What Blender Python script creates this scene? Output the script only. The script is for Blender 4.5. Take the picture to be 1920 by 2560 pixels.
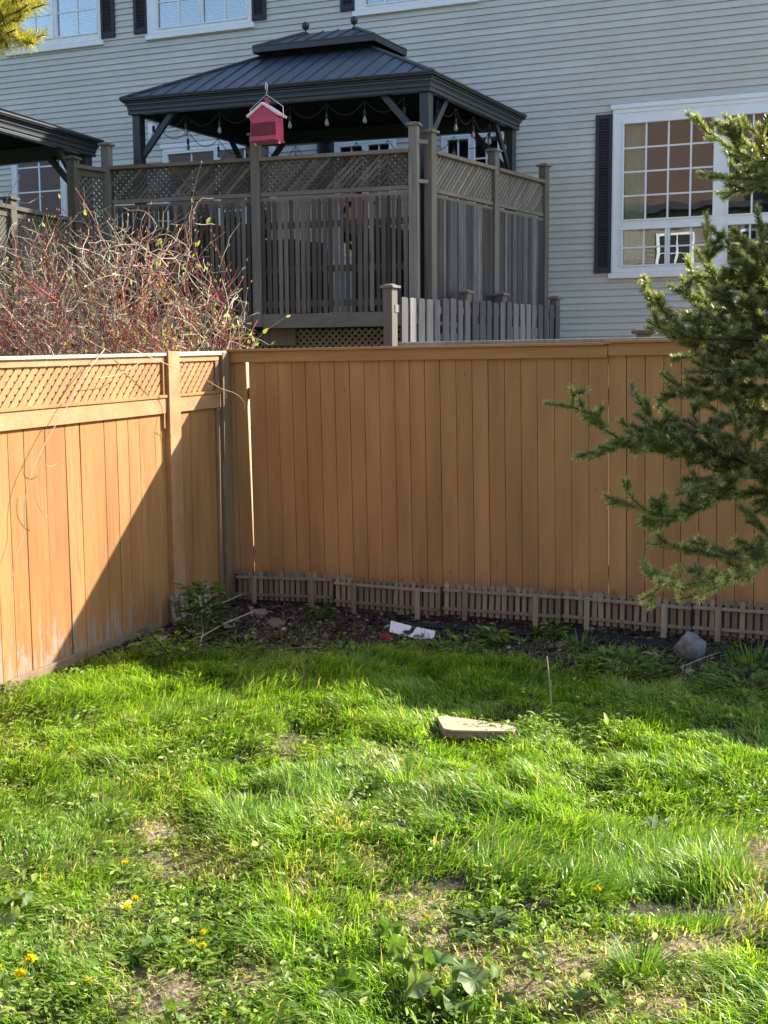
import bpy, math, random
import numpy as np
random.seed(7); rng = np.random.default_rng(11)
R_ = math.radians
scene = bpy.context.scene
for o in list(bpy.data.objects): bpy.data.objects.remove(o)
COL = scene.collection

# ------------------------------------------------------------------ camera
F = 3000.; CX, CY = 960., 1280.
yaw = R_(23.1); pit = math.atan(335/3000.); rol = .0075
CAM = np.array([0, 0, 1.70])
fw = np.array([-math.sin(yaw)*math.cos(pit), math.cos(yaw)*math.cos(pit), -math.sin(pit)])
_r = np.array([math.cos(yaw), math.sin(yaw), 0]); _u = np.cross(_r, fw)
RT = _r*math.cos(rol)-_u*math.sin(rol); UP = _u*math.cos(rol)+_r*math.sin(rol)
import mathutils
cd = bpy.data.cameras.new('camera'); cam = bpy.data.objects.new('camera', cd); COL.objects.link(cam)
M = mathutils.Matrix(((RT[0], UP[0], -fw[0], CAM[0]), (RT[1], UP[1], -fw[1], CAM[1]), (RT[2], UP[2], -fw[2], CAM[2]), (0, 0, 0, 1)))
cam.matrix_world = M
cd.sensor_fit = 'VERTICAL'; cd.sensor_height = 36; cd.lens = 36*F/2560; cd.clip_end = 2000; cd.clip_start = .05
scene.camera = cam
# ------------------------------------------------------------------ light
SUN = np.array([1.0, 1.0, .91]); SUN /= np.linalg.norm(SUN)
elev = math.asin(SUN[2]); azim = math.atan2(SUN[0], SUN[1])
w = bpy.data.worlds.new('World'); scene.world = w; w.use_nodes = True
nt = w.node_tree; bg = nt.nodes['Background']
sk = nt.nodes.new('ShaderNodeTexSky'); sk.sky_type = 'NISHITA'; sk.sun_disc = False
sk.sun_elevation = elev; sk.sun_rotation = azim; sk.air_density = 1.0; sk.dust_density = 1.2; sk.ozone_density = 1.0
nt.links.new(sk.outputs[0], bg.inputs[0]); bg.inputs[1].default_value = .14
sl = bpy.data.lights.new('sun', 'SUN'); sl.energy = 5.0; sl.angle = R_(.55); sl.color = (1, .93, .82)
so = bpy.data.objects.new('sun', sl); COL.objects.link(so)
so.rotation_euler = mathutils.Vector(SUN).to_track_quat('Z', 'Y').to_euler()
scene.view_settings.view_transform = 'Standard'; scene.view_settings.look = 'None'
scene.view_settings.exposure = 1.47; scene.view_settings.gamma = 1

# ------------------------------------------------------------------ pixel helpers (design-time measuring only)
def ray(x, y): return fw*F+RT*(x-CX)-UP*(y-CY)
def plane(x, y, p, n):
    d = ray(x, y); n = np.asarray(n, float); t = np.dot(np.asarray(p)-CAM, n)/np.dot(d, n); return CAM+d*t
def onY(x, y, Y): return plane(x, y, (0, Y, 0), (0, 1, 0))
def onX(x, y, X): return plane(x, y, (X, 0, 0), (1, 0, 0))
def dep(x, y, D): return CAM+ray(x, y)/F*D
def proj(P):
    Q = np.asarray(P)-CAM; z = Q@fw; return CX+F*(Q@RT)/z, CY-F*(Q@UP)/z, z

def _h(i, j, s):
    n = (i.astype(np.int64)*374761393+j.astype(np.int64)*668265263+s*974711) & 0x7fffffff
    n = ((n ^ (n >> 13))*1274126177) & 0x7fffffff
    return ((n ^ (n >> 16)) & 0xffff)/65535.
def vn(x, y, s=0):
    x = np.asarray(x, float); y = np.asarray(y, float)
    i = np.floor(x); j = np.floor(y); u = x-i; v = y-j; u = u*u*(3-2*u); v = v*v*(3-2*v)
    a = _h(i, j, s); b = _h(i+1, j, s); c = _h(i, j+1, s); d = _h(i+1, j+1, s)
    return (a*(1-u)+b*u)*(1-v)+(c*(1-u)+d*u)*v
def fbm(x, y, s=0): return .55*vn(x, y, s)+.3*vn(x*2.1, y*2.1, s+1)+.15*vn(x*4.3, y*4.3, s+2)

def gz(x, y):
    x = np.asarray(x, float); y = np.asarray(y, float)
    z = np.where(y < 8.05, .032*(np.maximum(y, -2)-8), 0)
    z = z+np.where(y > 8.3, .24*(np.minimum(y, 14.2)-8.3), 0)
    lawn = np.clip((7.0-y)/.8, 0, 1)*np.clip((y-1)/.5, 0, 1)*np.clip((x+4.6)/.5, 0, 1)
    z = z+lawn*(.11*(fbm(x*1.9, y*1.9, 3)-.5)+.06*(vn(x*5, y*5, 9)-.5))
    bed = np.clip((y-6.6)/.4, 0, 1)*np.clip((8-y)/.3, 0, 1)
    z = z+bed*.035*(fbm(x*3, y*3, 5)-.5)
    return z
def ground_px(x, y):
    P = plane(x, y, (0, 0, -.1), (0, 0, 1))
    for _ in range(12): P = plane(x, y, (0, 0, float(gz(P[0], P[1]))), (0, 0, 1))
    return P

# ------------------------------------------------------------------ materials
def mat(name):
    m = bpy.data.materials.new(name); m.use_nodes = True
    return m, m.node_tree, m.node_tree.nodes['Principled BSDF']
def N(nt, t, **k):
    n = nt.nodes.new('ShaderNode'+t)
    for a, b in k.items(): setattr(n, a, b)
    return n
def noise(nt, scale, detail=4, mapscale=(1, 1, 1), rough=.6):
    tc = N(nt, 'TexCoord'); mp = N(nt, 'Mapping'); mp.inputs['Scale'].default_value = mapscale
    ns = N(nt, 'TexNoise'); ns.inputs['Scale'].default_value = scale; ns.inputs['Detail'].default_value = detail; ns.inputs['Roughness'].default_value = rough
    nt.links.new(tc.outputs['Object'], mp.inputs[0]); nt.links.new(mp.outputs[0], ns.inputs['Vector']); return ns.outputs['Fac']
def ramp(nt, src, stops):
    r = N(nt, 'ValToRGB'); e = r.color_ramp.elements
    while len(e) < len(stops): e.new(.5)
    for i, (p, c) in enumerate(stops):
        e[i].position = p; e[i].color = (*c, 1) if len(c) == 3 else c
    nt.links.new(src, r.inputs[0]); return r.outputs[0]
def mix(nt, a, b, f, mode='MIX'):
    m = N(nt, 'Mix', data_type='RGBA', blend_type=mode)
    for s, v in ((m.inputs[6], a), (m.inputs[7], b), (m.inputs[0], f)):
        if isinstance(v, (int, float)): s.default_value = v
        elif isinstance(v, tuple): s.default_value = (*v, 1)
        else: nt.links.new(v, s)
    return m.outputs[2]
def tint(nt):
    a = N(nt, 'Attribute'); a.attribute_name = 'tint'; return a.outputs['Fac']
def bump(nt, b, src, s=.3, d=.01):
    n = N(nt, 'Bump'); n.inputs['Strength'].default_value = s; n.inputs['Distance'].default_value = d
    nt.links.new(src, n.inputs['Height']); nt.links.new(n.outputs[0], b.inputs['Normal'])
def g(v): return (v, v, v)

def wood(name, c1, c2, c3, grain=.5, rough=.75, worn=None, wornamt=.62, vert=True, bmp=.4, knots=False, base=None):
    """painted or bare boards: lengthwise grain, one tint per board, worn streaks"""
    m, nt, b = mat(name)
    ms = (1, 1, .035) if vert else (.06, 1, 1)
    gr = noise(nt, 55, 5, ms); lg = noise(nt, 6, 3, (1, 1, .15) if vert else (.2, 1, 1))
    c = ramp(nt, tint(nt), [(0, c1), (.5, c2), (1, c3)])
    c = mix(nt, c, ramp(nt, gr, [(.3, g(.55)), (.6, g(1.))]), grain, 'MULTIPLY')
    c = mix(nt, c, ramp(nt, lg, [(.35, g(.72)), (.65, g(1.08))]), .7, 'MULTIPLY')
    if knots:
        tc = N(nt, 'TexCoord'); mp = N(nt, 'Mapping'); mp.inputs['Scale'].default_value = (7, 7, 3); vo = N(nt, 'TexVoronoi'); vo.inputs['Scale'].default_value = 1.
        nt.links.new(tc.outputs['Object'], mp.inputs[0]); nt.links.new(mp.outputs[0], vo.inputs['Vector'])
        sel = ramp(nt, vo.outputs['Color'], [(.70, g(0)), (.72, g(1))]); kd = ramp(nt, vo.outputs['Distance'], [(.02, g(.8)), (.06, g(0))])
        c = mix(nt, c, (.16, .085, .045), mix(nt, kd, sel, 1., 'MULTIPLY'))
    if base is not None:
        tc = N(nt, 'TexCoord'); sp = N(nt, 'SeparateXYZ'); nt.links.new(tc.outputs['Object'], sp.inputs[0]); mr = N(nt, 'MapRange'); mr.inputs[1].default_value = base[0]; mr.inputs[2].default_value = base[1]; mr.inputs[3].default_value = 1; mr.inputs[4].default_value = 0
        nt.links.new(sp.outputs[2], mr.inputs[0]); n2 = noise(nt, 7, 6, (3.5, 3.5, .5), .7); ad = N(nt, 'Math', operation='MULTIPLY_ADD'); ad.inputs[1].default_value = .34; nt.links.new(mr.outputs[0], ad.inputs[0]); nt.links.new(n2, ad.inputs[2])
        c = mix(nt, c, base[2], ramp(nt, ad.outputs[0], [(.80, g(0)), (.86, g(.8))]))
    if worn:
        wn = noise(nt, 9, 6, (3.2, 3.2, .28) if vert else (.5, 3, 3), .7)
        c = mix(nt, c, worn, ramp(nt, wn, [(wornamt, g(0)), (wornamt+.06, g(1))]))
    nt.links.new(c, b.inputs['Base Color']); b.inputs['Roughness'].default_value = rough
    b.inputs['Specular IOR Level'].default_value = .25
    bump(nt, b, gr, bmp, .004); return m

def plain(name, col, rough=.5, metal=0, var=.12, scale=8, spec=.5):
    m, nt, b = mat(name)
    n = noise(nt, scale, 5)
    c = mix(nt, col, ramp(nt, n, [(.3, g(1-var*2)), (.7, g(1))]), 1., 'MULTIPLY')
    nt.links.new(c, b.inputs['Base Color']); b.inputs['Roughness'].default_value = rough; b.inputs['Metallic'].default_value = metal
    b.inputs['Specular IOR Level'].default_value = spec
    return m

def leafmat(name, stops, trans=.45, rough=.45, spec=.35, tcol=(1.15, 1.25, .45), nz=None):
    m, nt, b = mat(name)
    c = ramp(nt, tint(nt), stops)
    if nz: c = mix(nt, c, ramp(nt, noise(nt, nz, 3), [(.3, g(.7)), (.7, g(1.15))]), 1., 'MULTIPLY')
    nt.links.new(c, b.inputs['Base Color']); b.inputs['Roughness'].default_value = rough; b.inputs['Specular IOR Level'].default_value = spec
    t = N(nt, 'BsdfTranslucent'); nt.links.new(mix(nt, c, tcol, 1., 'MULTIPLY'), t.inputs[0])
    s = N(nt, 'MixShader'); s.inputs[0].default_value = trans
    out = nt.nodes['Material Output']
    nt.links.new(b.outputs[0], s.inputs[1]); nt.links.new(t.outputs[0], s.inputs[2]); nt.links.new(s.outputs[0], out.inputs[0])
    return m

MT = {}
MT['paint'] = wood('orange_painted_boards', (.41, .222, .098), (.435, .237, .107), (.46, .252, .116), .2, .7, (.30, .15, .065), .63, bmp=.35, knots=True, base=(.15, .55, (.20, .13, .085)))
MT['paint_lat'] = wood('worn_orange_lattice', (.36, .18, .07), (.40, .205, .085), (.44, .235, .10), .4, .75, (.5, .42, .34), .66)
MT['paint_worn'] = wood('weathered_orange_boards', (.35, .165, .056), (.385, .188, .066), (.425, .212, .078), .5, .75, (.34, .14, .06), .57, bmp=.6, knots=True, base=(.0, .75, (.27, .25, .20)))
MT['paint_rail'] = wood('orange_painted_rail', (.40, .215, .10), (.43, .235, .11), (.46, .255, .122), .3, .65, (.28, .17, .10), .66, vert=False)
MT['cap'] = wood('worn_cap_wood', (.5, .36, .24), (.58, .45, .32), (.62, .5, .38), .5, .8, (.3, .24, .2), .58, vert=False)
MT['oldpost'] = wood('old_brown_post', (.22, .14, .085), (.26, .17, .10), (.3, .2, .13), .6, .8, (.3, .27, .24), .6)
MT['darkboard'] = wood('very_dark_board', (.06, .045, .035), (.075, .055, .042), (.09, .07, .05), .6, .9, (.03, .03, .02), .55, vert=False)  # very dark board, shows between the edging pickets
MT['sideslat'] = wood('silver_streaked_slats', (.04, .038, .036), (.085, .082, .08), (.20, .20, .20), .8, .85, (.05, .048, .045), .58, bmp=.6)
MT['siding2'] = plain('beige_siding', (.21, .185, .15), .7)
MT['lowpick'] = wood('silvered_low_pickets', (.08, .08, .085), (.15, .15, .155), (.25, .245, .24), .75, .85, (.09, .08, .075), .6, bmp=.6)
MT['cover'] = plain('dark_furniture_cover', (.018, .02, .028), .7, var=.2)
MT['grey'] = wood('weathered_grey_wood', (.15, .135, .115), (.20, .185, .16), (.25, .23, .205), .7, .85, (.12, .1, .085), .6, bmp=.6)
MT['greyrail'] = wood('weathered_grey_rail', (.15, .13, .10), (.19, .165, .135), (.23, .2, .17), .6, .85, (.13, .11, .09), .6, vert=False)
MT['silver'] = wood('silvered_pickets', (.17, .16, .155), (.26, .25, .24), (.36, .34, .31), .7, .85, (.2, .18, .16), .62, bmp=.6)
MT['deckwood'] = wood('dark_weathered_slats', (.055, .047, .039), (.108, .094, .08), (.19, .17, .148), .75, .85, (.06, .05, .045), .6, bmp=.6)
MT['lattice'] = wood('dark_lattice_wood', (.055, .047, .038), (.10, .09, .077), (.18, .165, .15), .6, .85, (.06, .045, .04), .62, vert=False)
MT['skirt'] = wood('skirt_lattice_wood', (.24, .22, .175), (.29, .265, .215), (.33, .30, .25), .4, .85, vert=False)
MT['olive'] = wood('olive_brown_stained_wood', (.085, .08, .062), (.10, .093, .072), (.12, .11, .086), .4, .8)
MT['picket'] = wood('edging_picket_wood', (.18, .145, .115), (.27, .225, .18), (.38, .325, .265), .6, .85, (.13, .11, .08), .62)
MT['board'] = wood('bleached_wood', (.62, .5, .33), (.7, .58, .4), (.75, .65, .48), .4, .8, vert=False)
MT['white'] = plain('white_vinyl', (.80, .82, .84), .4, var=.04)
MT['shutter'] = plain('dark_plum_shutter', (.034, .031, .046), .75, var=.05)
MT['gzmetal'] = plain('charcoal_metal', (.022, .026, .032), .45, var=.08, scale=3)
MT['gzfascia'] = plain('charcoal_fascia', (.03, .036, .042), .38, var=.08, scale=3)
MT['gzroof'] = plain('slate_blue_metal_roof', (.045, .062, .085), .42, var=.1, scale=2)
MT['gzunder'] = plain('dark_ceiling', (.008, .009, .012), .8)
MT['pink'] = plain('pink_red_plastic', (.50, .06, .125), .4, var=.04)
MT['dred'] = plain('dark_red_plastic', (.16, .006, .02), .3, var=.04)
MT['pinkedge'] = plain('pale_pink_trim', (.85, .6, .68), .4, var=.03)
MT['wire'] = plain('dull_steel_wire', (.55, .55, .5), .35, .6)
MT['black'] = plain('black_rubber', (.012, .012, .012), .6)
MT['bulb'] = plain('clear_bulb_glass', (.30, .31, .32), .12)
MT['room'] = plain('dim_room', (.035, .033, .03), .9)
MT['curtain'] = plain('curtain_cloth', (.80, .82, .68), .9)
MT['blind'] = plain('window_blind', (.65, .7, .75), .6, var=.05)
MT['rock'] = plain('grey_granite', (.25, .25, .26), .9, var=.3, scale=25)
MT['slab'] = plain('pale_stone', (.46, .37, .245), .9, var=.16, scale=14)
MT['slabside'] = plain('dirty_stone_edge', (.3, .25, .19), .95, var=.3, scale=30)
MT['foam'] = plain('white_foam_board', (.82, .78, .84), .6, var=.03)
MT['fabric'] = plain('black_landscape_fabric', (.012, .013, .02), .75, var=.3, scale=30)
MT['redscrap'] = plain('dark_red_scrap', (.22, .012, .018), .5)
MT['barkm'] = plain('spruce_bark', (.16, .11, .075), .9, var=.35, scale=30)
MT['redtwig'] = wood('red_bark', (.27, .045, .05), (.44, .05, .06), (.55, .13, .11), .2, .5)
MT['paletwig'] = wood('pale_dead_bark', (.24, .17, .12), (.38, .30, .22), (.55, .47, .36), .3, .8)
MT['grass'] = leafmat('grass_blades', [(0, (.03, .09, .014)), (.35, (.145, .30, .026)), (.62, (.37, .53, .055)), (.80, (.50, .55, .14)), (.92, (.5, .42, .2)), (1, (.66, .54, .33))], .5, .4, .6, (1.22, 1.26, .45))
MT['weed'] = leafmat('broad_leaves', [(0, (.05, .10, .02)), (.4, (.16, .26, .03)), (.7, (.32, .40, .06)), (1, (.5, .5, .2))], .45, .5, .4)
MT['bigleaf'] = leafmat('mallow_leaf', [(0, (.075, .14, .04)), (.5, (.14, .23, .055)), (1, (.30, .36, .17))], .42, .5, .35, nz=60)
MT['ivy'] = leafmat('creeping_leaves', [(0, (.08, .12, .02)), (.5, (.2, .26, .04)), (1, (.42, .4, .13))], .45, .4, .5)
MT['needle'] = leafmat('spruce_needles', [(0, (.09, .115, .075)), (.45, (.19, .23, .125)), (.75, (.36, .38, .17)), (1, (.72, .64, .34))], .33, .32, .9, (1.2, 1.3, .4))
MT['pine'] = leafmat('pine_needles', [(0, (.10, .13, .03)), (.5, (.34, .34, .06)), (1, (.66, .46, .14))], .4, .4, .5)
MT['bud'] = leafmat('opening_buds', [(0, (.38, .28, .2)), (.5, (.45, .38, .22)), (1, (.42, .45, .12))], .4, .5)
MT['petal'] = leafmat('dandelion_petals', [(0, (.72, .56, .01)), (1, (.85, .76, .03))], .3, .6, .2, (1, 1.05, .4))
MT['stalk'] = plain('green_stalk', (.14, .2, .05), .6)

def siding_mat():
    m, nt, b = mat('greige_vinyl_siding')
    c = ramp(nt, tint(nt), [(0, (.53, .52, .465)), (1, (.585, .575, .515))])
    c = mix(nt, c, ramp(nt, noise(nt, .7, 4), [(.3, g(.93)), (.7, g(1.03))]), 1., 'MULTIPLY')
    c = mix(nt, c, ramp(nt, noise(nt, 5, 6, (1, 1, 1)), [(.35, g(.94)), (.6, g(1.))]), 1., 'MULTIPLY')
    nt.links.new(c, b.inputs['Base Color']); b.inputs['Roughness'].default_value = .5
    bump(nt, b, noise(nt, 90, 3, (.1, 1, 1)), .12, .003); return m
MT['siding'] = siding_mat()
def brick_mat():
    m, nt, b = mat('red_brown_brick')
    tc = N(nt, 'TexCoord'); mp = N(nt, 'Mapping'); mp.inputs['Rotation'].default_value = (R_(90), 0, 0)
    br = N(nt, 'TexBrick'); br.inputs['Color1'].default_value = (.10, .062, .05, 1); br.inputs['Color2'].default_value = (.08, .05, .04, 1)
    br.inputs['Mortar'].default_value = (.10, .08, .07, 1); br.inputs['Scale'].default_value = 4.5; br.inputs['Mortar Size'].default_value = .012
    nt.links.new(tc.outputs['Object'], mp.inputs[0]); nt.links.new(mp.outputs[0], br.inputs['Vector'])
    nt.links.new(br.outputs[0], b.inputs['Base Color']); b.inputs['Roughness'].default_value = .9; return m
MT['brick'] = brick_mat()
def glass_mat():
    m, nt, b = mat('window_glass')
    tr = N(nt, 'BsdfTransparent'); tr.inputs[0].default_value = (.88, .92, .9, 1)
    gl = N(nt, 'BsdfGlossy'); gl.inputs['Roughness'].default_value = .0; gl.inputs['Color'].default_value = (.95, .97, 1, 1)
    bp = N(nt, 'Bump'); bp.inputs['Strength'].default_value = .05; bp.inputs['Distance'].default_value = .02
    nt.links.new(noise(nt, 2.2, 1), bp.inputs['Height']); nt.links.new(bp.outputs[0], gl.inputs['Normal'])
    fr = N(nt, 'Fresnel'); fr.inputs[0].default_value = 1.5
    ad = N(nt, 'Math', operation='MULTIPLY_ADD'); ad.inputs[1].default_value = .8; ad.inputs[2].default_value = .12
    nt.links.new(fr.outputs[0], ad.inputs[0])
    s = N(nt, 'MixShader'); nt.links.new(ad.outputs[0], s.inputs[0]); nt.links.new(tr.outputs[0], s.inputs[1]); nt.links.new(gl.outputs[0], s.inputs[2])
    nt.links.new(s.outputs[0], nt.nodes['Material Output'].inputs[0]); return m
MT['glass'] = glass_mat()
def ground_mat():
    m, nt, b = mat('soil_and_thatch')
    n1 = noise(nt, 45, 6); n2 = noise(nt, 160, 4); n3 = noise(nt, 2.5, 4)
    soil = ramp(nt, n1, [(.3, (.022, .015, .011)), (.5, (.06, .042, .03)), (.68, (.13, .095, .07))])
    soil = mix(nt, soil, ramp(nt, n2, [(.6, g(0)), (.7, g(.5))]), .4, 'ADD')
    thatch = ramp(nt, n1, [(.3, (.06, .042, .022)), (.5, (.25, .185, .11)), (.7, (.5, .40, .26))])
    geo = N(nt, 'NewGeometry'); sx = N(nt, 'SeparateXYZ'); nt.links.new(geo.outputs['Position'], sx.inputs[0])
    a = N(nt, 'MapRange'); a.inputs[1].default_value = 6.9; a.inputs[2].default_value = 6.2; nt.links.new(sx.outputs[1], a.inputs[0])
    bb = N(nt, 'MapRange'); bb.inputs[1].default_value = 8.2; bb.inputs[2].default_value = 8.6; nt.links.new(sx.outputs[1], bb.inputs[0])
    mx = N(nt, 'Math', operation='ADD'); nt.links.new(a.outputs[0], mx.inputs[0]); nt.links.new(bb.outputs[0], mx.inputs[1])
    dr_ = N(nt, 'Attribute'); dr_.attribute_name = 'dry'; dark_soil = ramp(nt, n1, [(.3, (.018, .016, .008)), (.6, (.06, .055, .025)), (.75, (.12, .11, .05))])  # dark soil between the blades, straw thatch where dry
    c = mix(nt, soil, mix(nt, dark_soil, thatch, dr_.outputs['Fac']), mx.outputs[0])
    far = N(nt, 'Attribute'); far.attribute_name = 'far'
    c = mix(nt, c, (.06, .11, .03), far.outputs['Fac'])
    nt.links.new(c, b.inputs['Base Color']); b.inputs['Roughness'].default_value = .95
    bump(nt, b, n1, .9, .03); return m
MT['ground'] = ground_mat()

# ------------------------------------------------------------------ mesh builders
class MB:
    def __init__(s): s.v = []; s.f = []; s.t = []; s.sm = False
    def add(s, vs, fs, t=.5):
        o = len(s.v); s.v += [tuple(map(float, q)) for q in vs]; s.f += [tuple(i+o for i in f) for f in fs]; s.t += [t]*len(vs); return s
    def obox(s, c, ax, ay, az, t=None):
        """box from centre and three half-axis vectors"""
        if t is None: t = random.random()
        c = np.asarray(c, float); ax, ay, az = map(lambda q: np.asarray(q, float), (ax, ay, az))
        vs = [c+sx*ax+sy*ay+sz*az for sz in (-1, 1) for sy in (-1, 1) for sx in (-1, 1)]
        fs = [(0, 2, 3, 1), (4, 5, 7, 6), (0, 1, 5, 4), (2, 6, 7, 3), (0, 4, 6, 2), (1, 3, 7, 5)]
        return s.add(vs, fs, t)
    def box(s, a, b, t=None):
        a = np.minimum(a, b).astype(float) if 0 else np.array([min(p, q) for p, q in zip(a, b)], float)
        return s
    def bb(s, x0, x1, y0, y1, z0, z1, t=None):
        return s.obox(((x0+x1)/2, (y0+y1)/2, (z0+z1)/2), ((x1-x0)/2, 0, 0), (0, (y1-y0)/2, 0), (0, 0, (z1-z0)/2), t)
    def bar(s, p, q, w, h, up=(0, 0, 1), t=None):
        p = np.asarray(p, float); q = np.asarray(q, float); d = q-p; L = np.linalg.norm(d); d = d/L
        u = np.asarray(up, float); u = u-d*np.dot(u, d); u /= np.linalg.norm(u); n = np.cross(d, u)
        return s.obox((p+q)/2, d*L/2, n*w/2, u*h/2, t)
    def prism(s, poly, off, t=None):
        """closed polygon (3D points) extruded by off"""
        if t is None: t = random.random()
        n = len(poly); off = np.asarray(off, float)
        vs = [np.asarray(p, float) for p in poly]+[np.asarray(p, float)+off for p in poly]
        fs = [tuple(range(n))[::-1], tuple(range(n, 2*n))]+[(i, (i+1) % n, n+(i+1) % n, n+i) for i in range(n)]
        return s.add(vs, fs, t)
    def tube(s, pts, r, k=6, t=None, cap=True):
        if t is None: t = random.random()
        pts = [np.asarray(p, float) for p in pts]; n = len(pts)
        rs = r if hasattr(r, '__len__') else [r]*n
        vs = []; prev = None
        for i, p in enumerate(pts):
            d = pts[min(i+1, n-1)]-pts[max(i-1, 0)]; d = d/(np.linalg.norm(d)+1e-9)
            if prev is None:
                a = np.array([0, 0, 1.]) if abs(d[2]) < .9 else np.array([1., 0, 0])
            else: a = prev
            u = a-d*np.dot(a, d); u /= (np.linalg.norm(u)+1e-9); prev = u; v_ = np.cross(d, u)
            for j in range(k):
                an = 2*math.pi*j/k; vs.append(p+rs[i]*(math.cos(an)*u+math.sin(an)*v_))
        fs = [(i*k+j, i*k+(j+1) % k, (i+1)*k+(j+1) % k, (i+1)*k+j) for i in range(n-1) for j in range(k)]
        if cap and k > 3: fs += [tuple(range(k))[::-1], tuple((n-1)*k+j for j in range(k))]
        return s.add(vs, fs, t)
    def lathe(s, c, prof, k=16, t=.5):
        c = np.asarray(c, float); vs = []; n = len(prof)
        for r, z in prof:
            for j in range(k): vs.append(c+np.array([r*math.cos(2*math.pi*j/k), r*math.sin(2*math.pi*j/k), z]))
        fs = [(i*k+j, i*k+(j+1) % k, (i+1)*k+(j+1) % k, (i+1)*k+j) for i in range(n-1) for j in range(k)]
        return s.add(vs, fs, t)
    def build(s, name, m, parent=None, origin=None, bevel=0, smooth=False):
        if parent is not None: origin = ORG[parent.name]
        if origin is None: origin = np.mean(np.array(s.v), axis=0); origin[2] = min(p[2] for p in s.v)
        origin = np.asarray(origin, float)
        me = bpy.data.meshes.new(name)
        me.from_pydata([tuple(np.array(p)-origin) for p in s.v], [], s.f)
        a = me.attributes.new('tint', 'FLOAT', 'POINT'); a.data.foreach_set('value', s.t)
        return link(name, me, m, parent, origin, bevel, smooth)
ORG = {}
def link(name, me, m, parent, origin, bevel=0, smooth=False):
    for mm in (m if isinstance(m, (list, tuple)) else [m]): me.materials.append(MT[mm] if isinstance(mm, str) else mm)
    o = bpy.data.objects.new(name, me); COL.objects.link(o); ORG[o.name] = np.asarray(origin, float)
    if parent is not None: o.parent = parent
    else: o.location = tuple(origin)
    if smooth: me.polygons.foreach_set('use_smooth', [True]*len(me.polygons))
    if bevel:
        b = o.modifiers.new('bevel', 'BEVEL'); b.width = bevel; b.segments = 2; b.limit_method = 'ANGLE'
    return o
def tag(o, label=None, cat=None, group=None, kind=None):
    if label: o['label'] = label
    if cat: o['category'] = cat
    if group: o['group'] = group
    if kind: o['kind'] = kind
    return o
def thing(name, loc, label, cat, group=None):
    o = bpy.data.objects.new(name, None); COL.objects.link(o); o.empty_display_size = .1
    o.location = tuple(map(float, loc)); ORG[o.name] = np.asarray(loc, float); return tag(o, label, cat, group)
def npmesh(name, V, T, tintv, m, parent=None, origin=(0, 0, 0), smooth=False):
    if parent is not None: origin = ORG[parent.name]
    V = np.asarray(V, np.float32)-np.asarray(origin, np.float32); T = np.asarray(T, np.int32)
    me = bpy.data.meshes.new(name); me.vertices.add(len(V)); me.vertices.foreach_set('co', V.ravel())
    k = T.shape[1]; me.loops.add(T.size); me.loops.foreach_set('vertex_index', T.ravel())
    me.polygons.add(len(T)); me.polygons.foreach_set('loop_start', np.arange(0, T.size, k, dtype=np.int32))
    me.update(calc_edges=True)
    a = me.attributes.new('tint', 'FLOAT', 'POINT'); a.data.foreach_set('value', np.asarray(tintv, np.float32))
    return link(name, me, m, parent, origin, 0, smooth)
def nrm(a): return a/(np.linalg.norm(a, axis=-1, keepdims=True)+1e-9)

def blades(P, h, w, lean, bend, tn):
    """P (n,3); lean (n,2) unit; bend 0..1 horizontal reach as part of the height"""
    n = len(P); side = np.stack([-lean[:, 1], lean[:, 0], np.zeros(n)], 1)
    rot = rng.uniform(-1.2, 1.2, n); c, s_ = np.cos(rot), np.sin(rot)
    side = np.stack([side[:, 0]*c-side[:, 1]*s_, side[:, 0]*s_+side[:, 1]*c, side[:, 2]], 1)
    L3 = np.concatenate([lean, np.zeros((n, 1))], 1); out = []
    for t, ww in ((0, 1.), (.4, .95), (.75, .65)):
        c = P+L3*(h*bend*t*t)[:, None]; c[:, 2] += h*t*(1-.45*bend*t)
        out += [c-side*(w*ww/2)[:, None], c+side*(w*ww/2)[:, None]]
    c = P+L3*(h*bend)[:, None]; c[:, 2] += h*(1-.45*bend); out.append(c)
    V = np.stack(out, 1).reshape(-1, 3); b = (np.arange(n)*7)[:, None, None]
    T = np.array([[0, 1, 3], [0, 3, 2], [2, 3, 5], [2, 5, 4], [4, 5, 6]])[None]+b
    return V, T.reshape(-1, 3), np.repeat(tn, 7)
def leaves(P, L, W, d, nup, tn, fold=.25):
    """small folded leaves: P base, d direction, nup approximate normal"""
    d = nrm(d); s_ = nrm(np.cross(d, nup)); u = np.cross(s_, d)
    L = L[:, None]; W = W[:, None]
    pts = [P, P+d*L*.35-s_*W*.5+u*W*fold, P+d*L*.4, P+d*L*.35+s_*W*.5+u*W*fold, P+d*L*.75-s_*W*.36+u*W*fold*.5-u*L*.04, P+d*L*.75-u*L*.03, P+d*L*.75+s_*W*.36+u*W*fold*.5-u*L*.04, P+d*L-u*L*.1]
    V = np.stack(pts, 1).reshape(-1, 3); b = (np.arange(len(P))*8)[:, None, None]
    T = np.array([[0, 2, 1], [0, 3, 2], [1, 2, 5], [1, 5, 4], [2, 3, 6], [2, 6, 5], [4, 5, 7], [5, 6, 7]])[None]+b
    return V, T.reshape(-1, 3), np.repeat(tn, 8)
def rdir(n, zlo=-1, zhi=1):
    a = rng.uniform(0, 2*np.pi, n); z = rng.uniform(zlo, zhi, n); r = np.sqrt(1-z*z); return np.stack([r*np.cos(a), r*np.sin(a), z], 1)
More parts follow.
